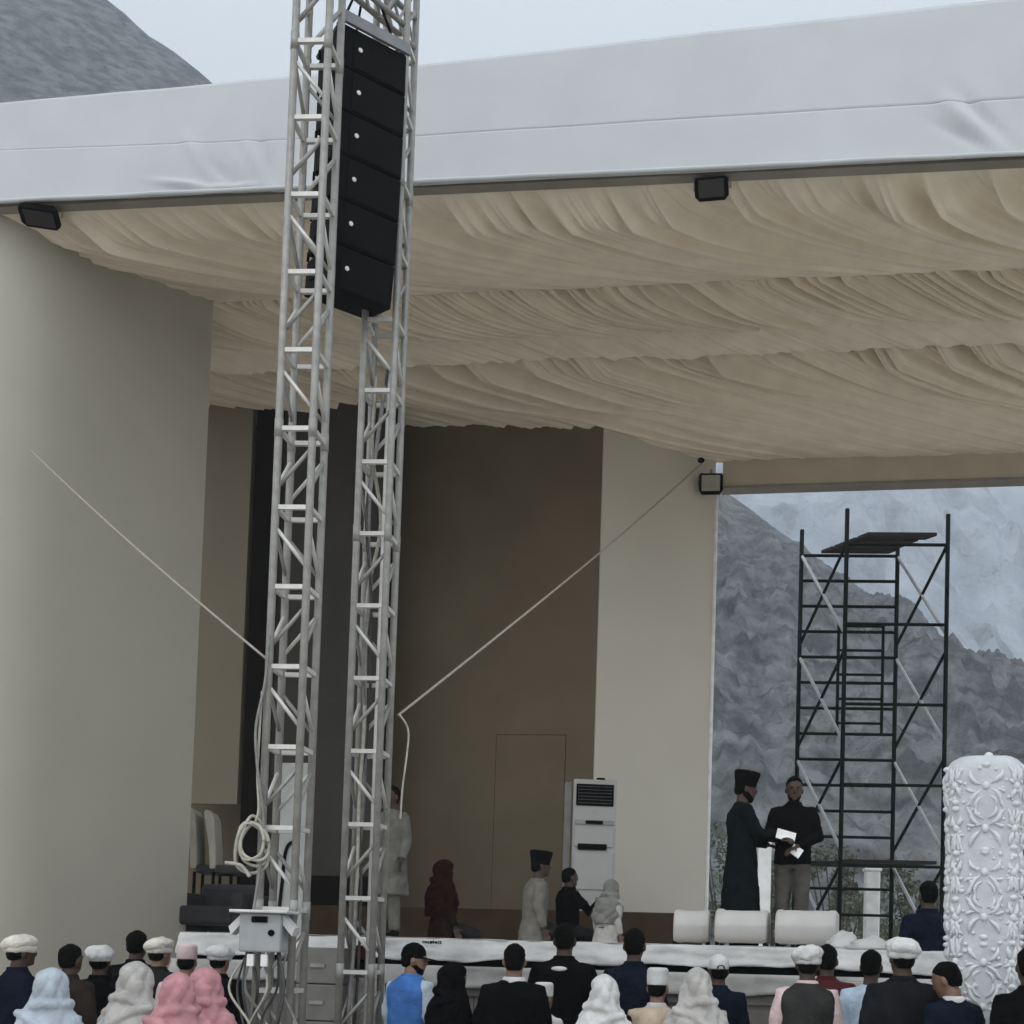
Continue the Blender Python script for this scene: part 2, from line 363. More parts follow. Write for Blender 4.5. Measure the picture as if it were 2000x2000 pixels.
# ------------------------------------------------------------------ stage platform
us_l = hitv(352, 1850, V_FRONT)[0]
plat = thing('stage_platform', 'raised stage platform edged with white cloth over grey skirting', 'stage', W(0, 0, 0))
def strip(u0, u1, v, z0, z1, lip, seed):
    def fn(s, t):
        u = u0 + (u1 - u0) * s
        bl = 0.025 * fb((u * 1.7, seed, t * 1.5), 4) + 0.022 * abs(math.sin(u * 5 + 5 * fb((u * .7, seed, 0), 3))) * (1 - t) ** .6 + .012 * fb((u * 7, seed + 3, t), 3)
        return W(u, v - lip * (1 - t) - bl, z0 + (z1 - z0) * t + 0.04 * fb((u * .9, seed, 3), 4) * (1 - t))
    return fn
M_carpet = mat('stage_carpet', (0.60, 0.565, 0.51), 0.95, 0, 0.2, 3, 0.3, 60, 0.1)
beam_uv(MB(), us_l, FLOOR - .1, U_R, FLOOR - .1, V_FRONT + .02, V_RISER, 0.1).build('deck', M_carpet, plat)
beam_uv(MB(), us_l - 2.5, FLOOR - .1, u_pb, FLOOR - .1, V_RISER, 8.2, RISER - FLOOR + 0.1).build('riser', mat('riser_brown', (0.05, 0.033, 0.02), 0.95, 0, 0.15, 4, .2, 50, .1), plat)
solid(MB().grid(strip(us_l, U_R, V_FRONT - .02, FLOOR - 0.18, FLOOR + 0.006, 0.05, 1.0), 420, 10).build('edge_cloth', M_cloth_w, plat, smooth=True), 0.006)
def rum(s, t):
    u = us_l + (U_R - us_l) * s; v = V_FRONT - .02 + 0.8 * t
    return W(u, v, FLOOR + 0.008 + 0.012 * max(0, fb((u * 1.6, v * 2.2, 2), 4)) + 0.016 * t * max(0, fb((u * .8, 0, 6), 3)))
solid(MB().grid(rum, 300, 16).build('deck_cloth', M_cloth_w, plat, smooth=True), 0.004)
beam_uv(MB(), us_l, FLOOR - .26, U_R, FLOOR - .26, V_FRONT, V_FRONT + .1, 0.16).build('shadow_gap', M_dark, plat)
solid(MB().grid(strip(us_l, U_R, V_FRONT - .16, FLOOR - 0.42, FLOOR - 0.235, 0.03, 4.0), 300, 6).build('step_cloth', mat('grey_white_cloth', (0.33, 0.325, 0.31), 0.9, 0, 0.25, 2, .3, 25), plat, smooth=True), 0.006)
beam_uv(MB(), us_l, FLOOR - .50, U_R, FLOOR - .50, V_FRONT - .15, V_FRONT + .0, 0.25).build('step', mat('grey_skirting', (0.15, 0.14, 0.13), 0.9, 0, 0.2, 4), plat)
nsk = 24
for i in range(nsk):
    a, b = us_l + (U_R - us_l) * i / nsk, us_l + (U_R - us_l) * (i + 1) / nsk
    beam_uv(MB(), a + .004, 0, b - .004, 0, V_FRONT - .12, V_FRONT - .06, FLOOR - .5).build('skirting_panel', MATS['grey_skirting'], plat)
# black scribble of lettering on the edge cloth
wb = MB(); ua_, z_ = hitv(827, 1840, V_FRONT - .06)
for i in range(11):
    hh = random.uniform(.02, .035)
    beam_uv(wb, ua_ + i * .0165, z_ - hh / 2, ua_ + i * .0165 + random.uniform(.008, .015), z_ - hh / 2 + random.uniform(-.004, .004), V_FRONT - .088, V_FRONT - .080, hh)
wb.build('printed_lettering', M_dark, plat)
print('base ok')

# ------------------------------------------------------------------ truss towers
TW, TP, TZ0, TN = 0.262, 0.608, 0.12, 17
def truss_tower(base, yaw, label, zoff, seed):
    rnd = random.Random(seed)
    t = thing('truss_tower', label, 'truss tower', base, yaw, 'aluminium truss towers')
    h = TW / 2; H = TZ0 + TN * TP + 0.1
    cm = MB().tube([(0, 0, 0), (0, 0, H)], 0.030, 10)
    for sx, sy in ((-1, -1), (1, -1), (1, 1), (-1, 1)):
        c = cm.build('chord', M_alu, t, smooth=True, local=True); c.location = (sx * h, sy * h, 0.02)
    rm = bpy.data.meshes.new('rung'); d1 = bpy.data.meshes.new('diagonal'); d2 = bpy.data.meshes.new('diagonal')
    q = MB().box((0, 0, 0), (TW - .03, .030, .034)); rm.from_pydata(q.v, [], q.f); rm.materials.append(M_alu_lit)
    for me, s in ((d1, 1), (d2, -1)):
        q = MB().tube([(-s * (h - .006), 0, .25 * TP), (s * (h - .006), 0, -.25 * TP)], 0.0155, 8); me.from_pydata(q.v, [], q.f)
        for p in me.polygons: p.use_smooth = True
        me.materials.append(M_alu_lit if s > 0 else M_alu)
    for i in range(TN + 1):
        z = TZ0 + i * TP + zoff
        for k in range(4):
            a = k * PI / 2; off = Matrix.Rotation(a, 3, 'Z') @ Vector((0, -h, 0))
            link('rung', rm, t, (off.x, off.y, z), (0, 0, a))
            if i < TN:
                odd = (i + (k >= 2)) % 2
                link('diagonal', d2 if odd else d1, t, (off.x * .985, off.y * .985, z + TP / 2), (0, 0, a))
    for z in (2 * TP + TZ0 + zoff, 8 * TP + TZ0 + zoff, 13 * TP + TZ0 + zoff):   # section joints
        for sx, sy in ((-1, -1), (1, -1), (1, 1), (-1, 1)):
            MB().tube([(sx * h, sy * h, z - .07), (sx * h, sy * h, z + .07)], 0.0335, 10).build('coupler', M_alu, t, smooth=True, local=True)
    bp = MB().box((0, 0, 0.01), (.75, .75, .02)).build('base_plate', M_alu, t, local=True)
    for k in range(4):
        a = PI / 4 + k * PI / 2
        MB().tube([(math.cos(a) * .2, math.sin(a) * .2, .12), (math.cos(a) * .75, math.sin(a) * .75, .06), (math.cos(a) * .8, math.sin(a) * .8, 0.0)], .025, 8).build('outrigger', M_alu, t, local=True)
    return t
D1, D2 = 8.9, 9.8
b1 = P(582, 1000, D1); b2 = P(726, 1000, D2)
def tower_base(px_ref, py_ref, D):
    p = P(px_ref, py_ref, D); return Vector((p.x, p.y, 0))
T1 = tower_base(588, 900, D1); T2 = tower_base(742, 900, D2)
# rung at y=852 for tower one, y=915 for tower two
z1 = P(590, 852, D1).z; z2 = P(735, 915, D2).z
tw1 = truss_tower(T1, R(-3), 'nearer aluminium truss tower, the left of the pair, carrying a grey power box', ((z1 - TZ0) % TP) - TP * 0, 1)
tw2 = truss_tower(T2, R(-3), 'slightly farther aluminium truss tower, the right of the pair, behind the black speakers', ((z2 - TZ0) % TP), 2)
# pale pole strapped inside the farther tower
def in_tower(T, x, y, z): return T + Matrix.Rotation(R(-3), 3, 'Z') @ Vector((x, y, z))
MB().tube([in_tower(T2, .05, 0.03, .05), in_tower(T2, .05, .03, 6.45)], 0.024, 10).build('hoist_pole', mat('pole_pale', (.68, .67, .64), .5), tw2, smooth=True)
# ------------------------------------------------------------------ line array
DA = 9.10
ac = P(668, 60, DA); zt = P(690, 42, DA).z
yawA = R(38)
arr = thing('line_array_speaker', 'hanging column of six black line array speakers between the two truss towers', 'speaker', Vector((ac.x, ac.y, zt - 2.3)))
tx = Vector((math.cos(yawA), math.sin(yawA), 0)); ty = Vector((-math.sin(yawA), math.cos(yawA), 0))   # along the front face / rearwards
CW, CH, CD = 0.56, 0.352, 0.50
M_cab = mat('speaker_black', (0.007, 0.0075, 0.008), 0.6, 0, 0.25, 20, 0.15, 120, 0.03)
M_gri = mat('speaker_grille', (0.006, 0.0065, 0.007), 0.7, 0.0, 0.3, 60, 0.4, 300, 0.06)
M_badge = mat('badge_pale', (0.75, 0.76, 0.75), 0.4)
top = Vector((ac.x, ac.y, zt)); pitch = 0.0
for i in range(6):
    pitch = R([0, 1, 2, 3.5, 6, 9][i])
    rot = Matrix.Rotation(pitch, 3, tx)           # front looks downwards
    fwd = rot @ ty; dn = rot @ Vector((0, 0, -1))
    def L(a, b, c, top=top, fwd=fwd, dn=dn): return top + tx * a + fwd * b + dn * c
    wedge = 0.035
    g0 = 0.004
    q = [L(0, 0, g0), L(CW, 0, g0), L(CW, CD, g0 + wedge), L(0, CD, g0 + wedge), L(0, 0, CH - g0), L(CW, 0, CH - g0), L(CW, CD, CH - g0 - wedge), L(0, CD, CH - g0 - wedge)]
    c = MB().add(q, [(0,1,2,3),(7,6,5,4),(4,5,1,0),(5,6,2,1),(6,7,3,2),(7,4,0,3)]).build('cabinet', M_cab, arr)
    bevel(c, 0.012)
    q = [L(.10, -.012, .018), L(CW - .02, -.012, .018), L(CW - .02, -.012, CH - .018), L(.10, -.012, CH - .018)]
    q += [p + fwd * .01 for p in q]
    bevel(MB().add(q, [(3,2,1,0),(4,5,6,7),(0,1,5,4),(1,2,6,5),(2,3,7,6),(3,0,4,7)]).build('grille', M_gri, c), .004)
    bc = L(.155, -.016, CH * .48); rings = []
    for rr, dd in ((.018, .006), (.018, 0.0), (.012, -.003)):
        rings.append([bc + tx * (rr * math.cos(k * PI / 6)) + dn * (rr * math.sin(k * PI / 6)) + fwd * dd for k in range(12)])
    MB().loft(rings).build('badge', M_badge, c)
    hd = MB(); hd.box(L(-.004, .28, CH * .5), (.012, .16, .09), Matrix((tx, fwd, -dn)).transposed()); hd.build('side_handle', M_dark, c)
    for bb_ in (.06, CD - .06):
        MB().tube([L(-.012, bb_, -.02), L(-.012, bb_, .05)], .012, 6).build('rigging_link', M_dark, c)
    top = top + dn * CH
ft = Vector((ac.x, ac.y, zt))
def LT(a, b, c): return ft + tx * a + ty * b + Vector((0, 0, c))
ff = MB()
for a in (0.02, CW - .02): ff.tube([LT(a, -.02, .04), LT(a, CD + .05, .04)], .024, 8)
for b_ in (0.0, CD * .5, CD): ff.tube([LT(0, b_, .04), LT(CW, b_, .04)], .022, 8)
ff.build('flying_frame', mat('steel_dark', (.06, .065, .07), .5, .5), arr)
MB().box(LT(CW * .5, -.03, .03), (CW + .02, .03, .09), Matrix.Rotation(yawA, 3, 'Z')).build('frame_bar', mat('steel_mid', (.2, .21, .22), .5, .3), arr)
ch = MB()
for a, b_ in ((.03, .1), (CW - .03, .1), (CW * .5, CD)):
    ch.tube([LT(a, b_, .05), LT(CW * .5, CD * .45, .75)], .011, 6)
ch.build('lifting_chain', M_dark, arr)
# cross beam at the head of the towers
hb = thing('head_beam', 'small horizontal truss beam joining the tower heads above the hanging speakers', 'truss beam', Vector((T1.x, T1.y, 9.4)))
pa = T1 + Vector((-.14, -.0, 0)); pb_ = T2 + Vector((.14, .0, 0))
for dy in (-.1, .1):
    for dz in (0, .26):
        MB().tube([pa + Vector((0, dy, 9.40 + dz)), pb_ + Vector((0, dy, 9.40 + dz))], .024, 8).build('chord', M_alu, hb, smooth=True)
for i in range(9):
    p = pa.lerp(pb_, i / 9); q = pa.lerp(pb_, (i + 1) / 9)
    MB().tube([p + Vector((0, -.1, 9.40)), q + Vector((0, -.1, 9.66))], .013, 6).build('diagonal', M_alu, hb)
    MB().tube([q + Vector((0, .1, 9.40)), p + Vector((0, .1, 9.66))], .013, 6).build('diagonal', M_alu, hb)
    MB().tube([p + Vector((0, -.1, 9.40)), p + Vector((0, .1, 9.40))], .012, 6).build('rung', M_alu_lit, hb)
# power box on the nearer tower
pbx = P(516, 1822, D1 - .32)
px_ = thing('power_box', 'grey power distribution box with a handle slot clipped on the left truss tower', 'power box', Vector((pbx.x, pbx.y, pbx.z - .15)))
M_pb = mat('grey_plastic', (.33, .35, .36), .55, 0, .06, 10, .05, 80)
def PB(x, y, z): return pbx + Vector((x, y, z))
bevel(MB().box(PB(0, 0, 0), (.30, .2, .28)).build('case', M_pb, px_), .014)
bevel(MB().box(PB(.0, -.01, .152), (.42, .28, .022)).build('lid', mat('pale_plastic', (.6, .61, .61), .5), px_), .008)
q = MB(); q.tube([PB(-.055, -.1, .095), PB(.055, -.1, .095)], .024, 10); q.build('handle_slot', M_dark, px_)
q = MB(); q.tube([PB(.085, -.096, .0), PB(.085, -.106, .0)], .024, 12); q.build('socket', M_dark, px_)
for s in (-1, 1):
    q = MB(); q.add([PB(s*.152,-.06,.13), PB(s*.24,-.06,.04), PB(s*.24,.06,.04), PB(s*.152,.06,.13), PB(s*.152,-.06,.06), PB(s*.22,-.06,-.02), PB(s*.22,.06,-.02), PB(s*.152,.06,.06)],
        [(0,1,2,3),(4,7,6,5),(0,4,5,1),(1,5,6,2),(2,6,7,3),(3,7,4,0)]); q.build('side_flap', MATS['pale_plastic'], px_)
for x in (-.07, .03): bevel(MB().box(PB(x, -.06, -.2), (.05, .03, .09)).build('plug', mat('white_plastic', (.78, .78, .78), .4), px_), .006)
MB().box(PB(.02, .17, .05), (.24, .16, .05)).build('bracket', M_alu, px_)
# cables
M_cab_w = mat('pale_cable', (.42, .40, .34), .6, 0, .2, 20)
M_cab_d = mat('dark_cable', (.05, .05, .048), .6, 0, .2, 20)
M_cab_g = mat('grey_cable', (.22, .22, .21), .6, 0, .2, 20)
def spline(pts, n=10):
    out = []; p = [Vector(a) for a in pts]; p = [p[0]] + p + [p[-1]]
    for i in range(1, len(p) - 2):
        for k in range(n):
            t = k / n; a, b, c, d = p[i-1], p[i], p[i+1], p[i+2]
            out.append(0.5 * ((2 * b) + (c - a) * t + (2 * a - 5 * b + 4 * c - d) * t * t + (3 * b - a - 3 * c + d) * t ** 3))
    return out + [p[-2]]
rc = random.Random(5)
coil = thing('cable_coil', 'loose coil of pale cable hung on the left edge of the nearer tower', 'cable', P(490, 1700, D1 - .2))
for k in range(4):
    cx, cy = 490 + rc.uniform(-9, 9), 1650 + rc.uniform(-8, 12); rx, ry = rc.uniform(22, 36), rc.uniform(32, 50); ph = rc.uniform(0, 6)
    MB().tube(spline([P(cx + rx * math.cos(a * PI / 4 + .3 * math.sin(ph + a)), cy + ry * math.sin(a * PI / 4), D1 - .2 + .05 * math.sin(a + k)) for a in range(9)], 6), .012, 6).build('loop', M_cab_w, coil, smooth=True)
MB().tube(spline([P(512, 1350, D1 - .16), P(503, 1500, D1 - .18), P(505, 1580, D1 - .2), P(496, 1610, D1 - .2)]), .009, 6).build('tail', M_cab_w, coil, smooth=True)
MB().tube(spline([P(440, 1685, D1 - .2), P(470, 1690, D1 - .2), P(488, 1712, D1 - .2)]), .015, 6).build('tail', M_cab_w, coil, smooth=True)
o = MB().tube(spline([P(526, 1240, D1 - .16), P(518, 1330, D1 - .17), P(500, 1420, D1 - .2), P(503, 1500, D1 - .2), P(515, 1620, D1 - .18), P(498, 1760, D1 - .2), P(490, 1800, D1 - .2)]), .011, 6).build('cable', M_cab_g, origin=P(490, 1800, D1 - .2), smooth=True)
tag(o, 'thin grey cable running down the left chord to the power box', 'cable')
cb = thing('cable_bundle', 'tangle of dark and grey cables dropping from under the power box', 'cables', Vector((pbx.x, pbx.y, 0)))
for k in range(11):
    x0 = rc.uniform(-.14, .2); pts = [PB(x0, rc.uniform(-.05, .1), -.13)]
    for j in range(1, 5): pts.append(PB(x0 + rc.uniform(-.13, .11), rc.uniform(-.1, .12), -.13 - j * .27))
    pts.append(Vector((pbx.x + rc.uniform(-.2, .2), pbx.y + rc.uniform(-.1, .2), .01)))
    MB().tube(spline(pts, 7), rc.choice((.009, .012, .016)), 6).build('strand', (M_cab_d, M_cab_g, M_cab_d, M_cab_w)[k % 4], cb, smooth=True)
for k in range(3):
    pts = [in_tower(T2, rc.uniform(-.1, .05), rc.uniform(-.05, .1), 6.5 - 0.02 * k)] + [in_tower(T2, rc.uniform(-.1, .0), rc.uniform(-.1, .1), 6.4 - j * .6) for j in range(1, 10)] + [in_tower(T2, -.05, 0, .03)]
    o = MB().tube(spline(pts, 6), (.017, .012, .015)[k], 6).build('cable', (M_cab_g, M_cab_d, M_cab_w)[k], origin=in_tower(T2, 0, 0, .03), smooth=True)
    tag(o, ('grey speaker cable dropping inside the farther truss tower', 'black speaker cable dropping inside the farther truss tower', 'pale speaker cable dropping inside the farther truss tower')[k], 'cable')
# hanging cable right of the farther tower
o = MB().tube(spline([P(780, 1395, D2), P(797, 1425, D2 + .02), P(795, 1470, D2 + .02), P(786, 1540, D2), P(782, 1600, D2)]), .009, 6).build('cable', M_cab_w, origin=P(782, 1600, D2), smooth=True)
tag(o, 'loose pale rope end dangling off the right side of the farther tower', 'cable')
# guy ropes
def rope(name, label, pa, pb, sag, r0, r1):
    pts = [pa.lerp(pb, i / 30) - Vector((0, 0, sag * math.sin(PI * i / 30))) for i in range(31)]
    o = MB().tube(pts, [r0 + (r1 - r0) * i / 30 for i in range(31)], 6).build(name, mat('rope', (.36, .32, .27), .9, 0, .25, 60), origin=pa, smooth=True)
    tag(o, label, 'rope')
rope('guy_rope', 'guy rope from the right truss tower up to the rear corner of the ceiling', P(778, 1397, D2), W(*(lambda q: (q[0], V_BACK + .9, q[1]))(hitv(1370, 906, V_BACK + .9))), .06, .011, .013)
rope('guy_rope', 'faint guy rope from the left truss tower across the cream wing wall', P(522, 1288, D1), P(60, 880, 12.2), .04, .010, .010)

# ------------------------------------------------------------------ people
M_skin = [mat('skin_a', (.16,.09,.06), .55, 0, .06, 14, .05, 60, .4), mat('skin_b', (.22,.13,.09), .55, 0, .06, 14, .05, 60, .4), mat('skin_c', (.06,.037,.027), .6, 0, .06, 14, .05, 60, .3)]
M_hair = mat('hair_black', (.004,.0038,.0035), .8, 0, .3, 60, .8, 180, .06)
M_eye = mat('eye_dark', (.02, .018, .016), .3)
TEX = {}
def wrinkle(o, strength, size):
    k = round(size, 3)
    if k not in TEX:
        t = bpy.data.textures.new('folds', 'CLOUDS'); t.noise_scale = size; t.noise_depth = 2; TEX[k] = t
    d = o.modifiers.new('folds', 'DISPLACE'); d.texture = TEX[k]; d.strength = strength; d.mid_level = .5; d.texture_coords = 'GLOBAL'
def fuse(o, vox, sm=4):
    r = o.modifiers.new('fuse', 'REMESH'); r.mode = 'VOXEL'; r.voxel_size = vox; r.use_smooth_shade = True
    q = o.modifiers.new('relax', 'SMOOTH'); q.factor = .5; q.iterations = max(1, sm)
    return o
def ring(z, rx, ry, yc=0, n=20, ex=2.4, xf=None, wob=None):
    out = []
    for j in range(n):
        a = 2 * PI * j / n; c, s_ = math.cos(a), math.sin(a)
        k = 1 + (wob(a, z) if wob else 0)
        p = Vector((rx * k * math.copysign(abs(c) ** (2 / ex), c), yc + ry * k * math.copysign(abs(s_) ** (2 / ex), s_), z))
        out.append(xf(p) if xf else p)
    return out
def hand(b, w, d, n, side, sc_, curl=.5):
    d = d.normalized(); n = (n - d * n.dot(d)).normalized(); sd = d.cross(n) * side
    rot = Matrix((sd, d, n)).transposed()
    b.ell(w + d * .05 * sc_, (.041 * sc_, .055 * sc_, .017 * sc_), rot)
    for i, ln in enumerate((.058, .072, .076, .066)):
        st = w + d * .088 * sc_ + sd * (-.033 + .022 * i) * sc_
        a1, a2 = curl * .8, curl * 1.7
        p1 = st + (d * math.cos(a1) - n * math.sin(a1)) * ln * .55 * sc_
        p2 = p1 + (d * math.cos(a2) - n * math.sin(a2)) * ln * .5 * sc_
        b.tube([st - d * .02 * sc_, st, p1, p2], [.0085 * sc_, .0088 * sc_, .0082 * sc_, .0068 * sc_], 8)
    st = w + d * .025 * sc_ + sd * .03 * sc_
    p1 = st + (d * .55 + sd * .75 - n * .3).normalized() * .04 * sc_; p2 = p1 + (d * .85 + sd * .35 - n * .4).normalized() * .032 * sc_
    b.tube([st - sd * .015 * sc_, st, p1, p2], [.012 * sc_, .0115 * sc_, .0095 * sc_, .0075 * sc_], 8)
HANG = {'L': ((-.225, -.02, 1.11), (-.235, .07, .88)), 'R': ((.225, -.02, 1.11), (.235, .07, .88))}
def person(label, px, ytop, D, face=0, base=0.0, hat='hair', hatm=None, top=('jacket', None), shirt=None, legs=None, skin=0, hy=0, hp=0, hr=0,
           arms=None, sit=False, lean=0.0, group='people in the crowd', extra=.015, fine=False, H=None, name='person', zlo=.74, beard=False, wid=1.0, wrk=.03, collar=None, hatname=None):
    tp = P(px, ytop, D)
    add = {'hair': .018, 'pakol': .026, 'karakul': .06, 'hijab': .035, 'ballcap': .03, 'topi': .04, 'hood': .04}[hat]
    rel = 1.72 if not sit else 1.72 - .80 + .10
    if H is None: s = (tp.z - base - add) / rel
    else: s = H / 1.72
    s = max(.55, min(1.12, s))
    t = thing(name, label, 'person', Vector((tp.x, tp.y, base)), R(face), group)
    dz = -.70 * s if sit else 0.0
    LN = Matrix.Rotation(R(-lean), 3, 'X')
    piv = Vector((0, 0, .85))
    def B(p):                       # body space -> local, upper body leans forward by `lean`
        p = Vector(p)
        if p.z > .85: p = LN @ (p - piv) + piv
        return Vector((p.x * s * (wid if abs(p.x) > .05 else 1), p.y * s, p.z * s + dz))
    HP = Vector((0, .012, 1.495))
    HM = Matrix.Rotation(R(hy), 3, 'Z') @ Matrix.Rotation(R(-hp), 3, 'X') @ Matrix.Rotation(R(hr), 3, 'Y')
    def HD(p): 
        q = HM @ Vector(p) + HP; q = LN @ (q - piv) + piv
        return Vector((q.x * s, q.y * s, q.z * s + dz))
    am = dict(HANG); am.update(arms or {})
    # ---- body: one continuous skin surface
    b = MB()
    b.loft([ring(z, rx, ry, yc, xf=B) for z, rx, ry, yc in ((.80, .13, .09, 0), (.92, .155, .105, 0), (1.06, .135, .095, 0), (1.22, .155, .108, 0), (1.33, .165, .095, 0), (1.395, .13, .07, -.005), (1.43, .068, .062, -.008), (1.47, .057, .06, -.004), (1.52, .055, .06, .004))])
    hd = [(-.012, .036, .05, .03), (.0, .05, .068, .022), (.03, .063, .082, .017), (.07, .070, .090, .012), (.115, .076, .096, .006), (.15, .077, .098, 0), (.185, .067, .087, -.004), (.21, .044, .06, -.005), (.222, .014, .02, -.005)]
    b.loft([ring(z, rx, ry, yc, 20, 2.1, xf=HD) for z, rx, ry, yc in hd])
    rotH = LN @ HM
    b.ell(HD((0, .106, .088)), (.013 * s, .02 * s, .027 * s), rotH); b.ell(HD((0, .112, .073)), (.017 * s, .013 * s, .011 * s), rotH)
    b.ell(HD((0, .092, .128)), (.052 * s, .014 * s, .012 * s), rotH); b.ell(HD((0, .097, .040)), (.025 * s, .012 * s, .010 * s), rotH); b.ell(HD((0, .09, .008)), (.026 * s, .016 * s, .016 * s), rotH)
    for sx in (-1, 1): b.ell(HD((sx * .083, -.004, .086)), (.012 * s, .021 * s, .033 * s), rotH)
    for k, sx in (('L', -1), ('R', 1)):
        sh = B((sx * .165, -.005, 1.365)); el = B(am[k][0]); wr_ = B(am[k][1])
        b.tube([B((sx * .10, -.005, 1.36)), sh, sh.lerp(el, .5), el, el.lerp(wr_, .4), wr_], [.05 * s, .055 * s, .045 * s, .038 * s, .036 * s, .026 * s], 10)
        d = (wr_ - el); nn = Vector(am[k][2]) if len(am[k]) > 2 else Vector((-sx, .2, 0))
        hand(b, wr_, d, nn, sx * (1 if len(am[k]) < 4 else am[k][3]), s, .55)
    if not sit: LG = [(Vector((sx * .085, 0, .88)), Vector((sx * .095, .02, .48)), Vector((sx * .10, -.015, .09))) for sx in (-1, 1)]
    else: LG = [(Vector((sx * .085, .03, .90)), Vector((sx * .26, .36, .80)), Vector((-sx * .02, .30 + .06 * sx, .76))) for sx in (-1, 1)]
    for a_, k_, f_ in LG:
        a_, k_, f_ = [Vector((q.x * s, q.y * s, q.z * s + dz)) for q in (a_, k_, f_)]
        b.tube([a_, a_.lerp(k_, .5), k_, k_.lerp(f_, .35), f_], [.08 * s, .07 * s, .05 * s, .05 * s, .034 * s], 10)
        fd = Vector((0, 1, 0)) if not sit else (f_ - k_).normalized()
        b.ell(f_ + fd * .06 * s + Vector((0, 0, -.045 * s if not sit else 0)), (.04 * s, .115 * s, .042 * s))
    body = fuse(b.build('body', M_skin[skin], t, local=True), .0085 if fine else .0125, 3)
    for sx in (-1, 1):
        MB().ell(HD((sx * .031, .0935, .108)), (.013 * s, .007 * s, .0075 * s), rotH, 8, 6).build('eye', M_eye, t, local=True, smooth=True)
        MB().ell(HD((sx * .031, .100, .126)), (.019 * s, .006 * s, .004 * s), rotH, 8, 5).build('eyebrow', M_hair, t, local=True, smooth=True)
    if beard:
        q = MB(); q.loft([ring(z, rx, ry, yc, 18, 2.1, xf=HD) for z, rx, ry, yc in ((-.03, .03, .03, .06), (-.012, .05, .062, .032), (.015, .063, .078, .022), (.05, .071, .07, .012), (.075, .074, .05, .0))])
        fuse(q.build('beard', M_hair, t, local=True), .009, 2)
    # ---- trousers and shoes
    lm = legs or cloth('dark_trousers', (.02, .02, .022))
    q = MB(); q.loft([ring(z, rx, ry, 0, xf=lambda p: Vector((p.x * s, p.y * s, p.z * s + dz))) for z, rx, ry in ((.80, .15, .11), (.88, .175, .125), (1.0, .165, .12))])
    for a_, k_, f_ in LG:
        a_, k_, f_ = [Vector((v.x * s, v.y * s, v.z * s + dz)) for v in (a_, k_, f_)]
        q.tube([a_, a_.lerp(k_, .5), k_, k_.lerp(f_, .5), k_.lerp(f_, .93)], [.098 * s, .09 * s, .078 * s, .07 * s, .064 * s], 12)
    o = fuse(q.build('trousers', lm, t, local=True), .018); wrinkle(o, .014, .09)
    if not sit:
        for a_, k_, f_ in LG:
            f2 = Vector((f_.x * s, f_.y * s, f_.z * s)); q = MB()
            q.ell(f2 + Vector((0, .06 * s, -.042 * s)), (.05 * s, .14 * s, .047 * s)); q.tube([f2 + Vector((0, 0, .02)), f2 - Vector((0, 0, .05))], .05 * s, 10)
            fuse(q.build('shoe', M_dark, t, local=True), .014, 2)
    # ---- upper clothing
    kind, tm = top
    g = .0
    def torso(grow, zl, flare):
        pr = [(zl, .175 + flare, .13 + flare, 0)]
        if zl < .6: pr.append((.62, .18 + flare * .6, .135 + flare * .6, 0))
        pr += [(.86, .183 + flare * .25, .138 + flare * .2, 0), (1.0, .172, .13, 0), (1.13, .172, .132, -.004), (1.26, .188, .138, -.008), (1.34, .192, .125, -.012), (1.39, .170, .10, -.012), (1.425, .105, .082, -.01), (1.455, .074, .072, -.006)]
        return [ring(z, rx + grow, ry + grow, yc, 24, 2.5, xf=B) for z, rx, ry, yc in pr]
    def sleeves(q, grow, upto=1.0):
        for k, sx in (('L', -1), ('R', 1)):
            sh = B((sx * .165, -.008, 1.358)); el = B(am[k][0]); wr_ = B(am[k][1]); e2 = el.lerp(wr_, upto * .92)
            q.tube([B((sx * .09, -.008, 1.36)), sh, sh.lerp(el, .5), el, el.lerp(e2, .5), e2], [(.07 + grow) * s, (.078 + grow) * s, (.066 + grow) * s, (.056 + grow) * s, (.051 + grow) * s, (.042 + grow) * s], 12)
    flare = .06 if kind in ('robe', 'kameez') else .0
    zl = .36 if kind == 'robe' else (.50 if kind == 'kameez' else zlo)
    if kind in ('vest',):
        q = MB(); q.loft(torso(-.006, .62, .03)); sleeves(q, .0)
        o = fuse(q.build('shirt', shirt or cloth('pale_shirt', (.6, .6, .6)), t, local=True), .016); wrinkle(o, wrk, .08)
        q = MB(); q.loft(torso(.014, .80, .0)); o = fuse(q.build('vest', tm, t, local=True), .014); wrinkle(o, wrk * .6, .12)
    else:
        q = MB(); q.loft(torso(.004, zl, flare)); sleeves(q, .006)
        o = fuse(q.build({'jacket': 'jacket', 'robe': 'robe', 'kameez': 'kameez', 'shirt': 'shirt'}[kind], tm, t, local=True), .016); wrinkle(o, wrk, .09)
    if collar is None and kind == 'jacket': collar = tm
    if collar:
        q = MB()
        for z0, z1, r in ((1.425, 1.475, .078),):
            q.loft([ring(z0, r + .012, r + .008, -.004, 18, 2.2, xf=B), ring(z1, r - .004, r - .002, -.012, 18, 2.2, xf=B)])
        fuse(q.build('collar', collar, t, local=True), .011, 2)
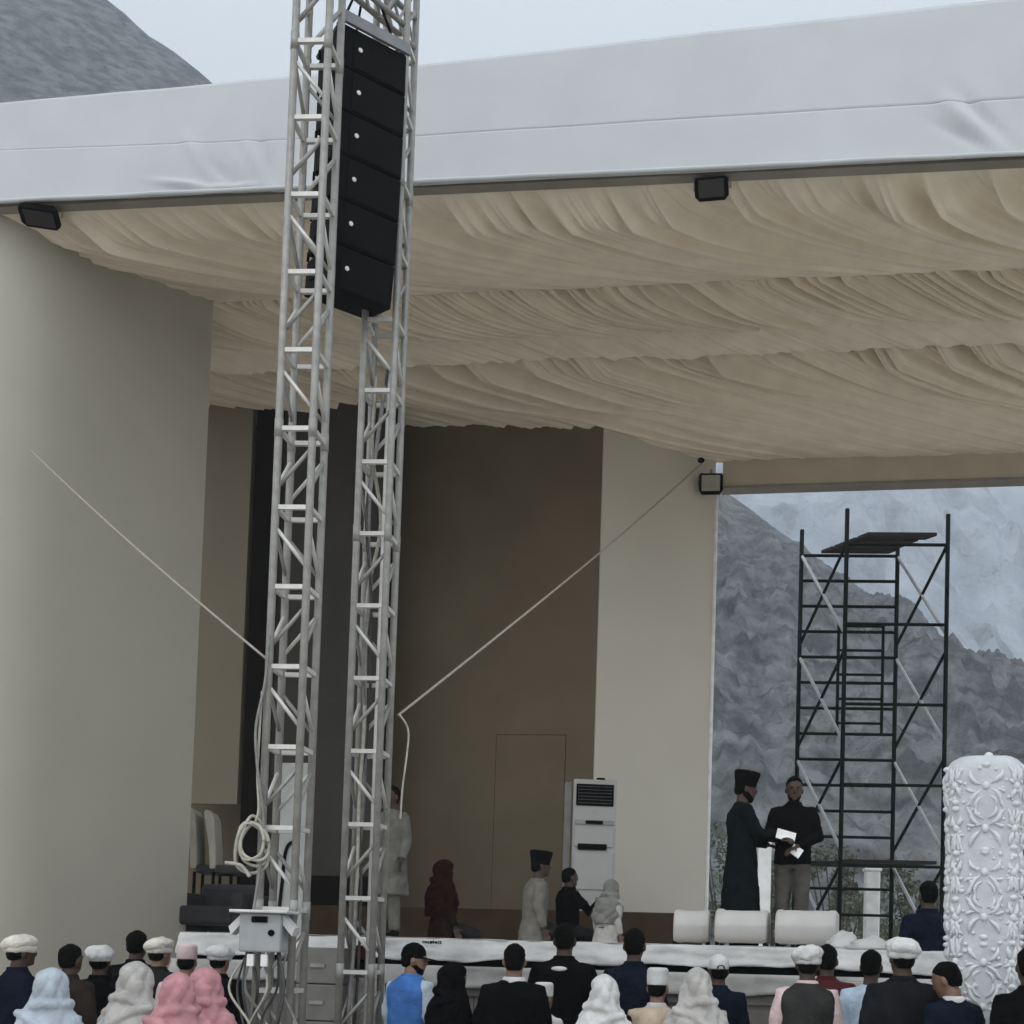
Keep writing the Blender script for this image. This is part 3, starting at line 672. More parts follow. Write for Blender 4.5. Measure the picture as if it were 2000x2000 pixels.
    # ---- head wear
    def hairpart(lo=.02):
        q = MB(); q.loft([ring(z, rx, ry, yc, 20, 2.1, xf=HD) for z, rx, ry, yc in (((.03, .046, .05, -.042), (.055, .066, .072, -.034), (.10, .077, .086, -.026), (.14, .072, .08, -.02), (.16, .03, .03, -.02)) if hat != 'hair' else ((.03, .046, .05, -.042), (.055, .066, .072, -.034), (.10, .077, .087, -.026), (.15, .084, .097, -.016), (.185, .076, .094, -.010), (.213, .054, .068, -.008), (.236, .018, .022, -.008)))])
        o = fuse(q.build('hair', M_hair, t, local=True), .009, 2); wrinkle(o, .01, .03)
    hm_ = hatm
    if hat in ('hair', 'pakol', 'ballcap', 'topi', 'karakul'): hairpart()
    if hat == 'pakol':
        q = MB(); prof = [(.104, .084, .102), (.100, .094, .112), (.112, .104, .122), (.136, .106, .124), (.150, .098, .116)]
        q.loft([ring(z + .006 * math.sin(z * 50), rx, ry, -.008, 28, 2.0, xf=HD) for z, rx, ry in prof])
        ht_ = fuse(q.build('hat', hm_, t, local=True), .009, 2); wrinkle(ht_, .012, .035)
        tl = Matrix.Rotation(R(random.choice((-1, 1)) * random.uniform(4, 9)), 3, 'Y') @ Matrix.Rotation(R(random.uniform(2, 10)), 3, 'X')
        def HC(p): return HD(tl @ (Vector(p) - Vector((0, 0, .15))) + Vector((0, 0, .15)))
        q = MB(); q.loft([ring(z, rx, ry, -.012, 28, 2.0, xf=HC) for z, rx, ry in ((.126, .096, .112), (.150, .115, .133), (.172, .122, .140), (.196, .114, .132), (.220, .086, .102), (.240, .042, .052))])
        o = fuse(q.build('crown', hm_, ht_, local=True), .009, 2); wrinkle(o, .026, .06)
    if hat == 'karakul':
        q = MB(); q.loft([ring(z, rx, ry, -.006, 22, 2.2, xf=HD) for z, rx, ry in ((.115, .086, .106), (.16, .09, .112), (.21, .098, .124), (.265, .104, .134), (.278, .098, .128), (.262, .03, .115))])
        o = fuse(q.build('hat', hm_, t, local=True), .010, 2); wrinkle(o, .008, .02)
    if hat == 'topi':
        q = MB(); q.loft([ring(z, rx, ry, -.006, 22, 2.0, xf=HD) for z, rx, ry in ((.12, .086, .105), (.19, .088, .108), (.245, .086, .104), (.26, .07, .085), (.262, .02, .02))])
        fuse(q.build('cap', hm_, t, local=True), .009, 2)
    if hat == 'ballcap':
        q = MB(); q.loft([ring(z, rx, ry, yc, 22, 2.0, xf=HD) for z, rx, ry, yc in ((.11, .086, .104, -.006), (.15, .089, .107, -.006), (.19, .082, .098, -.008), (.222, .06, .072, -.008), (.246, .02, .024, -.008))])
        c_ = fuse(q.build('cap', hm_, t, local=True), .009, 2)
        q = MB(); n_ = 12; up = []; dn_ = []
        for j in range(n_ + 1):
            a = PI * j / n_; up.append(HD((.082 * math.cos(a), 0.06 + .135 * math.sin(a) ** .8, .130 - .016 * math.sin(a)))); dn_.append(HD((.082 * math.cos(a), 0.06 + .135 * math.sin(a) ** .8, .117 - .016 * math.sin(a))))
        q.add(up + dn_, [tuple(range(n_ + 1)), tuple(range(2 * n_ + 1, n_, -1))] + [(j, n_ + 1 + j, n_ + 2 + j, j + 1) for j in range(n_)] + [(0, n_, 2 * n_ + 1, n_ + 1)])
        q.build('visor', hm_, c_, local=True)
        q = MB(); q.tube([HD((.03 * math.cos(a * PI / 8), -.108, .118 + .03 * math.sin(a * PI / 8))) for a in range(9)], .006 * s, 6)
        q.build('strap_opening', M_hair, c_, local=True)
    if hat in ('hijab', 'hood'):
        sd_ = random.random() * 50
        def rdg(x): return abs(math.sin(x)) ** .6 - .6
        def wob(a, z): return .24 * rdg(1.5 * a + 11 * z + sd_) + .20 * rdg(3 * a - 15 * z + sd_ + 1.5 * noise.noise(Vector((a, z * 4, sd_)))) + .04 * noise.noise(Vector((1.6 * math.cos(a) + sd_, 1.6 * math.sin(a), z * 3)))
        q = MB(); hw = 1.08 if hat == 'hijab' else 1.0
        zz = lambda lo, hi, n: [lo + (hi - lo) * i / n for i in range(n + 1)]
        hp_t = [(-.09, .118), (.0, .112), (.05, .106), (.10, .103), (.15, .098), (.19, .085), (.225, .056), (.248, .015)]
        hq_t = [(-.09, .112), (.0, .108), (.05, .110), (.10, .114), (.15, .116), (.19, .108), (.225, .078), (.248, .02)]
        q.loft([ring(z, lerp_tab(hp_t, z) * (hw if z < .1 else 1), lerp_tab(hq_t, z), -.026 + .014 * max(0, z - .1) / .15, 56, 2.1, xf=HD, wob=wob) for z in zz(-.09, .248, 22)])
        sx_t = [(1.02, .19), (1.14, .235), (1.25, .238), (1.33, .222), (1.39, .19), (1.44, .15), (1.50, .118)]; sy_t = [(1.02, .165), (1.14, .178), (1.25, .175), (1.33, .158), (1.39, .138), (1.44, .122), (1.50, .11)]
        if hat == 'hijab':
            sg_ = random.choice((-1, 1)); lp = []
            for j in range(25):
                a = 2 * PI * j / 24; lp.append(B((.135 * math.cos(a), -.02 + .122 * math.sin(a), 1.452 + sg_ * .03 * math.cos(a) - .02 * math.sin(a) + .012 * math.sin(3 * a))))
            q.tube(lp, [(.034 + .010 * math.sin(j * 1.9 + sd_)) * s for j in range(25)], 10)
            q.tube([B((-sg_ * .19, -.10, 1.42)), B((-sg_ * .06, -.165, 1.38)), B((sg_ * .09, -.175, 1.29)), B((sg_ * .19, -.14, 1.15))], [.03 * s, .036 * s, .034 * s, .02 * s], 10)
        lo_ = 1.02 if hat == 'hijab' else 1.33
        q.loft([ring(z, lerp_tab(sx_t, z), lerp_tab(sy_t, z), -.02, 56, 2.3, xf=B, wob=lambda a, z_: wob(a, z_ - 1.5) * .8) for z in zz(lo_, 1.50, 26)])
        o = fuse(q.build('headscarf' if hat == 'hijab' else 'hood', hm_, t, local=True), .008, 0); wrinkle(o, .006, .12)
    return t

C_ = cloth
navy = C_('navy', (.007,.010,.02)); black = C_('black', (.004,.004,.0045)); charcoal = C_('charcoal', (.018,.018,.019)); white = C_('white', (.56, .56, .555)); cream = C_('cream', (.62, .59, .52))
paleblue = C_('pale_blue', (.40, .455, .51)); palegrey = C_('pale_grey', (.42, .41, .39)); pink = C_('pink', (.46, .235, .255)); beige = C_('beige', (.50, .40, .30)); brown = C_('brown', (.025,.02,.017)); blue = C_('blue_vest', (.055, .15, .40))
maroon = C_('maroon', (.07, .018, .02)); pinkshirt = C_('pale_pink', (.60, .47, .47)); skyblue = C_('sky_blue', (.42, .53, .64)); greyv = C_('grey_vest', (.035,.035,.034)); dgrey = C_('dark_grey', (.013,.014,.016)); offw = C_('offwhite_kurta', (.36, .36, .33))
# crowd, left
person('man in a navy coat with a cream rolled cap at the far left edge', 40, 1822, 8.8, -40, hat='pakol', hatm=cream, top=('jacket', navy), skin=2)
person('woman under a pale blue headscarf in front of the navy-coated man', 103, 1884, 6.9, -4, hat='hijab', hatm=paleblue, top=('robe', paleblue))
person('bare-headed dark-haired man in brown behind the pale blue headscarf', 138, 1841, 8.9, -12, top=('jacket', brown), skin=2)
person('man in black with a flat white cap, left of the tall bare-headed man', 196, 1843, 9.3, 6, hat='pakol', hatm=white, top=('jacket', black), skin=2)
person('tall bare-headed man in black against the foot of the wing wall', 268, 1815, 10.1, 0, top=('jacket', black), skin=2)
person('woman in a white headscarf and beige shawl left of the pink headscarves', 268, 1872, 7.1, -6, hat='hijab', hatm=palegrey, top=('robe', beige))
person('man with a cream cap just right of the tall bare-headed man', 312, 1828, 9.9, -20, hat='pakol', hatm=cream, top=('jacket', charcoal), skin=1)
person('man with a pinkish cap behind the pink headscarves', 366, 1842, 9.6, 10, hat='topi', hatm=pinkshirt, top=('shirt', pinkshirt), skin=1)
person('woman in a pink headscarf, the nearer and lower of the two', 350, 1893, 6.7, 8, hat='hijab', hatm=pink, top=('robe', pink), wrk=.03)
person('woman in a pink headscarf, the one beside the power box cables', 405, 1883, 7.3, -14, hat='hijab', hatm=pink, top=('robe', pink))
person('man with a flat white cap left of the power box', 430, 1842, 9.7, -8, hat='pakol', hatm=white, top=('jacket', black), skin=1)
# crowd, middle
person('person with a maroon cap and pale shawl seen through the right truss tower', 704, 1845, 10.1, 10, hat='topi', hatm=maroon, top=('kameez', palegrey))
person('man in a bright blue vest and black baseball cap beside the right tower', 806, 1838, 9.45, -30, hat='ballcap', hatm=black, top=('vest', blue), shirt=paleblue, hy=-50, hp=5, skin=1, beard=True, collar=blue, wid=1.06)
person('woman in a black headscarf and robe behind the blue vest', 886, 1874, 8.9, -50, hat='hijab', hatm=black, top=('robe', black), skin=1)
person('broad bare-headed man in a black jacket right of the black headscarf', 1006, 1840, 8.5, 5, top=('jacket', black), collar=white, skin=0, wid=1.1)
person('child in a white cap and pale clothes peeping beside the black jacket', 1062, 1915, 8.9, -30, hat='topi', hatm=white, top=('shirt', white))
tall_man = person('tall man in black with a small white mark on his back', 1104, 1800, 9.6, 0, top=('jacket', black), skin=2, wid=1.08)
person('bare-headed man in dark navy right of the tall man in black', 1240, 1811, 9.5, -6, top=('jacket', navy), skin=2)
person('woman in a white and grey headscarf in front of the man in navy', 1181, 1897, 7.9, -10, hat='hijab', hatm=white, top=('robe', black))
person('man in a white round cap with a beige shawl', 1285, 1887, 8.1, -12, hat='topi', hatm=white, top=('kameez', beige), skin=1, collar=white)
person('woman in a pale grey headscarf left of the white baseball cap', 1362, 1884, 7.8, 4, hat='hijab', hatm=palegrey, top=('robe', offw))
person('man in dark clothes with a white baseball cap', 1405, 1860, 9.3, 8, hat='ballcap', hatm=white, top=('jacket', navy), skin=2)
# crowd, right
person('man in a grey vest and pale pink shirt with a flat white cap', 1578, 1843, 8.5, 0, hat='pakol', hatm=white, top=('vest', greyv), shirt=pinkshirt, skin=2, collar=pinkshirt, wid=1.05)
person('bare-headed man in maroon behind the grey vest', 1616, 1842, 9.4, -10, top=('jacket', maroon), skin=2)
person('dark-haired man in a light blue shirt left of the big white cap', 1702, 1852, 8.9, -20, top=('shirt', skyblue), skin=2)
person('broad man in a dark grey jacket with a large flat white cap', 1764, 1828, 8.1, 10, hat='pakol', hatm=white, top=('jacket', dgrey), skin=2, wid=1.14)
person('man in a navy suit with white collar bowing his head to the left', 1862, 1873, 7.8, 25, top=('jacket', navy), hy=30, hp=22, skin=0, collar=white)
person('person in black cut off by the right edge of the picture', 2012, 1846, 7.6, 0, top=('jacket', black), skin=2)
SG = 'people on the stage'
person('man in a navy jacket standing on the stage steps left of the carved pillar', 1814, 1718, 10.35, 8, base=.62, top=('jacket', navy), skin=2, group=SG, wid=1.06)
person('man in a long dark coat and tall black hat reaching out on the stage', 1452, 1505, 12.4, -82, base=FLOOR, hat='karakul', hatm=black, top=('robe', C_('teal_black', (.006,.009,.010))), legs=C_('grey_shalwar', (.022,.022,.021)), skin=2, fine=True, group=SG, beard=True,
       arms={'R': ((.22, .12, 1.13), (.12, .38, 1.14), (0, 0, 1)), 'L': ((-.22, .08, 1.12), (-.1, .3, 1.05), (0, 0, 1))}, hp=8)
person('man in a black sweater and grey trousers holding white papers on the stage', 1552, 1515, 12.45, 168, base=FLOOR, top=('jacket', black), zlo=.84, legs=C_('grey_trousers', (.085, .08, .073)), skin=2, fine=True, group=SG, hy=10, hp=8, beard=True,
       arms={'R': ((.25, .04, 1.12), (.06, .26, 1.08), (0, 0, 1)), 'L': ((-.25, .04, 1.12), (-.05, .24, 1.0), (0, 0, 1))})
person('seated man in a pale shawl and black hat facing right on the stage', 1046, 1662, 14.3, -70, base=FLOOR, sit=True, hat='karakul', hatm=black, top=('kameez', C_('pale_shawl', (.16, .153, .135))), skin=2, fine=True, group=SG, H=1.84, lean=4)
person('seated person in dark clothes raising one arm beside the air conditioner', 1112, 1690, 14.6, -60, base=FLOOR, sit=True, top=('jacket', black), skin=2, fine=True, group=SG, H=1.62,
       arms={'L': ((-.30, .2, 1.32), (-.34, .2, 1.6), (0, 1, 0)), 'R': ((.24, .2, 1.15), (.1, .42, 1.3), (0, 0, 1))})
person('small figure in a grey headscarf leaning over in front of the air conditioner', 1186, 1716, 14.2, -40, base=FLOOR, sit=True, hat='hijab', hatm=C_('grey_scarf', (.2, .2, .185)), top=('kameez', palegrey), fine=True, group=SG, H=1.36, lean=8)
person('seated figure in a dark maroon hooded robe by the back wall', 868, 1678, 14.6, -55, base=FLOOR, sit=True, hat='hijab', hatm=C_('dark_maroon', (.016, .007, .0055)), top=('robe', C_('dark_maroon', (.016, .007, .0055))), skin=2, fine=True, group=SG, H=1.7)
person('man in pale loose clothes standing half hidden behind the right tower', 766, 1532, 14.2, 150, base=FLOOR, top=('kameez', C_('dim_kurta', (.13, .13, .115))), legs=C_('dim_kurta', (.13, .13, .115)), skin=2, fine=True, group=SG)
# white mark on the tall man's back and the papers in the hands
c0 = P(1092, 1892, 9.6 - .165)
MB().ell(c0, (.065, .012, .02)).build('shirt_mark', MATS['cloth_white'], tall_man, smooth=True)
pc = P(1535, 1632, 12.17)
for k, (dx, dz_, sw, rz_) in enumerate(((0, 0, .2, .25), (.11, -.16, .12, .6))):
    q = MB(); q.box(pc + Vector((dx, -.005 * k, dz_)), (sw, .012, .12), Matrix.Rotation(rz_, 3, 'Y') @ Matrix.Rotation(-.5, 3, 'X'))
    o = q.build('paper', mat('paper_white', (.8, .8, .78), .7), origin=pc + Vector((dx, 0, dz_)))
    tag(o, ('folded white paper held high in front of the black sweater', 'small white paper held low at the black sweater')[k], 'paper')

# ------------------------------------------------------------------ stage furniture
M_lw = mat('white_leatherette', (.47, .46, .44), .5, 0, .05, 5, .1, 30, .4)
def low_sofa(label, pxl, pxr, D, tilt):
    a = P(pxl, 1820, D); b = P(pxr, 1820, D); c = (a + b) / 2; wd = (b - a).length; hgt = P((pxl + pxr) / 2, 1778, D).z - FLOOR
    t = thing('low_sofa', label, 'sofa', Vector((c.x, c.y, FLOOR)), R(-7 + tilt), 'low white sofas on the stage')
    def q(x, y, z): return (x * wd, y, z)
    bk = MB(); prof = [(0.02, 0.05), (-.035, .10), (-.06, .2), (-.05, hgt - .12), (.0, hgt - .03), (.07, hgt), (.14, hgt - .03), (.18, hgt - .12), (.19, .2), (.15, .06)]
    prof = [(v.y, v.z) for v in spline([(0, y, z) for y, z in prof], 4)]
    cy_, cz_ = .07, hgt * .52
    bk.loft([[Vector((x * wd, cy_ + (y - cy_) * k_, cz_ + (z - cz_) * k_)) for y, z in prof] for x, k_ in ((-.488, .72), (-.482, .86), (-.468, .95), (-.44, 1), (-.2, 1.01), (0, .995), (.2, 1.01), (.44, 1), (.468, .95), (.482, .86), (.488, .72))])
    bk.build('backrest', M_lw, t, local=True, smooth=True)
    bevel(MB().box((0, .48, .2), (wd * .8, .6, .2)).build('seat', M_lw, t, local=True), .04, 3)
    for sx in (-1, 1):
        bevel(MB().box((sx * (wd * .5 - .05), .46, .22), (.1, .6, .34)).build('armrest', M_lw, t, local=True), .035, 3)
        for yy in (.03, .68): MB().tube([(sx * (wd * .44), yy, 0), (sx * (wd * .44), yy, .07)], .02, 8).build('leg', M_dark, t, local=True)
    return t
low_sofa('low white sofa nearest the cream corner wall', 1314, 1386, 12.0, 4)
low_sofa('low white sofa in the middle, in front of the man in the tall hat', 1394, 1500, 11.5, 0)
low_sofa('low white sofa in front of the man with papers', 1512, 1634, 11.3, -3)
# floor-standing air conditioner
acp = P(1155, 1800, 16.2)
act = thing('air_conditioner', 'white floor-standing air conditioner cabinet against the corner wall', 'air conditioner', Vector((acp.x, acp.y, RISER)), R(6))
ach = P(1155, 1522, 16.2).z - RISER; aw = .60
M_acw = mat('ac_white', (.36, .36, .345), .45, 0, .03, 4); M_acg = mat('ac_grey', (.25, .25, .24), .5)
bevel(MB().box((0, .17, ach / 2), (aw, .34, ach)).build('case', M_acw, act, local=True), .02, 2)
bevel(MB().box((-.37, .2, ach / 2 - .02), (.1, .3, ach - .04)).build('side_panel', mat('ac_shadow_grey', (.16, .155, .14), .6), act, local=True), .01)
lv = bevel(MB().box((0, -.012, ach - .22), (aw * .86, .03, .30)).build('air_outlet', M_dark, act, local=True), .01)
for k in range(6): MB().box((0, -.032, ach - .335 + k * .046), (aw * .78, .012, .007)).build('louvre', mat('louvre_grey', (.05, .05, .05), .5), lv, local=True)
bevel(MB().box((0, -.012, ach - .60), (aw * .9, .025, .06)).build('control_panel', M_acg, act, local=True), .006)
bevel(MB().box((.0, -.028, ach - .60), (.24, .02, .05)).build('display', M_dark, act, local=True), .012)
bevel(MB().box((0, -.010, ach - .80), (aw * .9, .02, .28)).build('front_panel', M_acw, act, local=True), .008)
bevel(MB().box((-.02, -.028, ach - .94), (.40, .02, .085)).build('intake_slot', M_dark, act, local=True), .03, 3)
bevel(MB().box((0, -.010, ach - 1.28), (aw * .9, .02, .5)).build('front_panel', M_acw, act, local=True), .008)
for k in (-1, 1): MB().box((k * .012, -.0235, ach - .455), (.008, .004, .03)).build('emblem', M_acg, act, local=True)
bevel(MB().box((.08, .15, ach + .02), (.12, .12, .04)).build('top_cap', M_dark, act, local=True), .01)
# high-backed white chairs on the riser at the left, dark sofa before them
def throne(label, px, ytop, D, rz):
    p = P(px, ytop, D); t = thing('high_back_chair', label, 'chair', Vector((p.x, p.y, RISER)), R(rz), 'high-backed white chairs')
    h = p.z - RISER
    bk = MB(); prof = [(.0, .42), (-.02, .7), (-.10, h - .05), (-.09, h), (-.02, h - .01), (.03, h - .1), (.07, .7), (.08, .42)]
    bk.loft([[Vector((x, -y, z)) for y, z in prof] for x in (-.27, -.2, 0, .2, .27)])
    bevel(bk.build('backrest', mat('chair_cream', (.42, .40, .33), .7), t, local=True), .02, 2)
    bevel(MB().box((0, -.32, .42), (.56, .5, .12)).build('seat', mat('seat_charcoal', (.03, .03, .03), .8), t, local=True), .03)
    for sx in (-1, 1):
        for y in (-.05, -.52): MB().tube([(sx * .24, y, 0), (sx * .24, y, .38)], .022, 8).build('leg', M_dark, t, local=True)
    return t
throne('high-backed white chair nearest the wing wall', 386, 1580, 15.9, 99)
throne('high-backed white chair right of the one by the wing wall', 421, 1586, 15.9, 101)
sp = P(437, 1815, 15.3)
sf = thing('dark_sofa', 'dark charcoal sofa on the stage between the wing wall and the left tower', 'sofa', Vector((sp.x, sp.y, FLOOR)), R(-7))
M_sf = mat('sofa_charcoal', (.022, .022, .023), .7, 0, .2, 4, .2, 40, .3)
bevel(MB().box((0, .2, .38), (.80, .22, .62)).build('backrest', M_sf, sf, local=True), .06, 3)
bevel(MB().box((0, -.2, .26), (.76, .7, .24)).build('seat', M_sf, sf, local=True), .05, 3)
for sx in (-1, 1): bevel(MB().box((sx * .42, -.12, .30), (.2, .8, .5)).build('armrest', M_sf, sf, local=True), .06, 3)
for sx in (-1, 1):
    for y in (-.45, .25): MB().tube([(sx * .42, y, 0), (sx * .42, y, .15)], .025, 8).build('leg', M_dark, sf, local=True)
# pale board behind the nearer tower
bp_ = P(560, 1800, 13.4); bh = P(560, 1490, 13.4).z - FLOOR
bd = thing('display_board', 'pale standing board with a black strap seen through the left truss tower', 'board', Vector((bp_.x, bp_.y, FLOOR)), R(-7))
bevel(MB().box((0, 0, bh / 2 + .02), (.40, .05, bh - .04)).build('panel', mat('board_pale', (.30, .31, .30), .6), bd, local=True), .015)
MB().tube(spline([(-.10, -.035, .05), (-.06, -.035, .6), (-.03, -.035, .98), (.05, -.035, 1.08), (.12, -.035, .95)], 8), .02, 8).build('strap', M_dark, bd, local=True, smooth=True)
for sx in (-1, 1): bevel(MB().box((sx * .15, 0, .02), (.06, .3, .04)).build('foot', M_dark, bd, local=True), .006)
# equipment case between the towers
ep = P(640, 1900, 9.9)
ec = thing('flight_case', 'tall grey equipment case standing between the feet of the two towers', 'equipment case', Vector((ep.x, ep.y, 0)), R(-5))
eh = P(640, 1850, 9.9).z; MG = mat('case_grey', (.16, .155, .14), .6, 0, .15, 5)
for k in range(5):
    c = bevel(MB().box((0, 0, .06 + (k + .5) * (eh - .06) / 5), (.36, .45, (eh - .06) / 5 - .008)).build('drawer', MG, ec, local=True), .008)
    MB().box((0, -.232, .06 + (k + .5) * (eh - .06) / 5), (.12, .014, .03)).build('latch', M_alu, c, local=True)
for sx in (-1, 1):
    for sy in (-1, 1): MB().tube([(sx * .14 - .015, sy * .18, .03), (sx * .14 + .015, sy * .18, .03)], .03, 10).build('castor', M_dark, ec, local=True)
# slim white pedestal between the two men
wp = P(1490, 1790, 15.0); wh = P(1490, 1636, 15.0).z - FLOOR
pd = thing('white_pedestal', 'slim white pedestal standing between the two men on the stage', 'pedestal', Vector((wp.x, wp.y, FLOOR)))
bevel(MB().box((0, 0, wh / 2), (.17, .17, wh - .06)).build('shaft', MATS['white_paint'], pd, local=True), .012)
bevel(MB().box((0, 0, .02), (.26, .26, .04)).build('foot', MATS['white_paint'], pd, local=True), .008)
bevel(MB().box((0, 0, wh - .015), (.20, .20, .03)).build('cap', M_dark, pd, local=True), .006)
# cloth heaps on the stage edge
for k, (px, py, D, rx, rz, lab) in enumerate(((1648, 1852, 11.0, .17, .10, 'crumpled white cloth bundle right of the last low sofa'), (1700, 1858, 10.8, .2, .07, 'flat white cloth bundle near the stage steps'), (1860, 1845, 10.6, .16, .08, 'white cloth bundle half hidden by the carved pillar'))):
    p = P(px, py, D); q = MB(); rings = []
    for i in range(9):
        f = i / 8; rr = math.cos(f * PI / 2) ** .6 if f < 1 else .02
        rings.append([Vector((p.x, p.y, FLOOR + .02)) + Vector((rx * rr * math.cos(a * PI / 10) * (1 + .3 * fb((math.cos(a * PI / 10) * 2, math.sin(a * PI / 10) * 2, f * 3 + k), 3)), .14 * rr * math.sin(a * PI / 10), rz * 1.6 * f * (1 + .3 * fb((a * .6, f * 3, k), 2)))) for a in range(20)])
    o = q.loft(rings).build('cloth_bundle', M_cloth_w, origin=Vector((p.x, p.y, FLOOR)), smooth=True); tag(o, lab, 'cloth', 'white cloth bundles on the stage edge')
# stage steps at the right
st = thing('stage_steps', 'short flight of grey steps up to the stage beside the carved pillar', 'steps', W(*(lambda q: (q[0], V_FRONT - .5, 0))(hitv(1810, 1900, V_FRONT))))
us_, _ = hitv(1810, 1900, V_FRONT)
for k in range(4):
    beam_uv(MB(), us_ - .55, .31 * k if k else 0, us_ + .55, .31 * k if k else 0, V_FRONT - 1.35 + .29 * k, V_FRONT - 1.35 + .29 * (k + 1) - .003 if k < 3 else V_FRONT - .19, .31).build('tread', MATS['grey_skirting'], st)
    if k:
        beam_uv(MB(), us_ - .55, 0, us_ + .55, 0, V_FRONT - 1.35 + .29 * k, V_FRONT - 1.35 + .29 * (k + 1) - .003 if k < 3 else V_FRONT - .19, .31 * k - .003).build('support', MATS['grey_skirting'], st)
# ------------------------------------------------------------------ flood lights
def flood(label, p, rz, tilt, w_, h_, face_m):
    t = thing('flood_light', label, 'flood light', p, R(rz), 'flood lights on the canopy')
    rt = Matrix.Rotation(R(tilt), 3, 'X')
    def q(x, y, z): return rt @ Vector((x, y, z)) + Vector((0, 0, -.12))
    bd = MB(); rings = []
    for y, k in ((-.05, 1), (.0, 1), (.06, .8), (.08, .6)):
        rings.append([q(w_ / 2 * k * x, y, h_ / 2 * k * z) for x, z in ((-1, -.6), (-.75, -1), (.75, -1), (1, -.6), (1, .8), (.9, 1), (-.9, 1), (-1, .8))])
    bevel(bd.loft(rings).build('housing', M_dark, t, local=True), .006)
    MB().add([q(-w_ * .38, -.056, -h_ * .36), q(w_ * .38, -.056, -h_ * .36), q(w_ * .38, -.056, h_ * .4), q(-w_ * .38, -.056, h_ * .4), q(-w_ * .38, -.049, -h_ * .36), q(w_ * .38, -.049, -h_ * .36), q(w_ * .38, -.049, h_ * .4), q(-w_ * .38, -.049, h_ * .4)],
             [(0,1,2,3),(4,7,6,5),(0,4,5,1),(1,5,6,2),(2,6,7,3),(3,7,4,0)]).build('glass', face_m, t, local=True)
    MB().tube([q(-w_ * .54, .02, 0), Vector((-w_ * .54, .02, .02)), Vector((w_ * .54, .02, .02)), q(w_ * .54, .02, 0)], .012, 6).build('bracket', M_alu, t, local=True)
    MB().tube([Vector((0, .02, .02)), Vector((0, .02, .14))], .02, 8).build('mount', M_beam, t, local=True)
    return t
gl_d = mat('lamp_glass_dark', (.01, .01, .01), .25); gl_p = mat('lamp_glass_pale', (.34, .33, .29), .4)
u_, z_ = hitv(1391, 350, .1); flood('black flood light hanging under the fascia right of the towers', W(u_, .1, z_ + .02), -10, 30, .33, .2, gl_d)
u_, z_ = hitv(80, 400, .06); flood('black flood light hanging under the fascia at the far left', W(u_, .06, z_), 12, 65, .38, .22, gl_d)
u_, z_ = hitv(1389, 930, V_OPEN - .35); flood('square flood light with a pale face at the top of the corner wall', W(u_, V_OPEN - .35, z_ - .02), -5, 5, .40, .34, gl_p)
u_, z_ = hitv(1370, 903, V_BACK + 1.0)
o = MB().ell(W(u_, V_BACK + .92, z_), (.06, .05, .045)).build('rope_anchor', M_dark, origin=W(u_, V_BACK + .92, z_), smooth=True); tag(o, 'small dark rope anchor at the upper rear corner of the ceiling', 'anchor')
# ------------------------------------------------------------------ scaffold tower behind the stage
M_sc = mat('scaffold_green_black', (.008, .013, .012), .7, 0, .3, 20, .1, 60, .08); M_sl = mat('scaffold_pale_tube', (.50, .52, .54), .5, .2, .1, 10)
DS1, DS2 = 22.0, 21.0
def col(px0, py0, D): p = P(px0, py0, D); return p
pA = P(1562, 1250, DS1); pC = P(1750, 1256, DS1 - .1); pB = P(1650, 1250, DS2); pD = P(1848, 1256, DS2 - .1)
for p in (pA, pB, pC, pD): p.z = 0
zA, zB, zC, zD = P(1565, 1035, DS1).z, P(1657, 994, DS2).z, P(1755, 1055, DS1).z, P(1854, 1009, DS2).z
sca = thing('scaffold_tower', 'dark steel scaffold tower with pale cross braces standing outside behind the stage', 'scaffold', (pA + pD) / 2)
for p, z in ((pA, zA), (pB, zB), (pC, zC), (pD, zD)): MB().tube([p, p + Vector((0, 0, z))], .041, 8).build('post', M_sc, sca, smooth=True)
zt1 = P(1565, 1085, DS1).z; sp_ = .485
for k in range(17):
    z = zt1 - k * sp_
    if z < .2: break
    MB().tube([pA + Vector((0, 0, z)), pC + Vector((0, 0, z))], .030, 6).build('rung', M_sc, sca)
    if k % 3 == 0: MB().tube([pB + Vector((0, 0, z - .12)), pD + Vector((0, 0, z - .12))], .030, 6).build('rung', M_sc, sca)
bz = [zt1 + .0 - k * 1.95 for k in range(5)]
for z in bz:
    if z - 1.75 < 0: break
    for a_, b_ in ((pA, pB), (pC, pD)):
        MB().tube([a_ + Vector((0, 0, z)), b_ + Vector((0, 0, z - 1.75))], .032, 6).build('brace', M_sl, sca)
        MB().tube([b_ + Vector((0, 0, z - .1)), a_ + Vector((0, 0, z - 1.72))], .030, 6).build('brace', M_sc, sca)
ix0 = pA.lerp(pC, .40); ix1 = pA.lerp(pC, .86)
for p in (ix0, ix1): MB().tube([p + Vector((0, -.06, zt1 - 3.4)), p + Vector((0, -.06, zt1 - 1.3))], .03, 6).build('ladder_stile', M_sc, sca)
for k in range(5): MB().tube([ix0 + Vector((0, -.06, zt1 - 3.2 + k * .46)), ix1 + Vector((0, -.06, zt1 - 3.2 + k * .46))], .026, 6).build('ladder_rung', M_sc, sca)
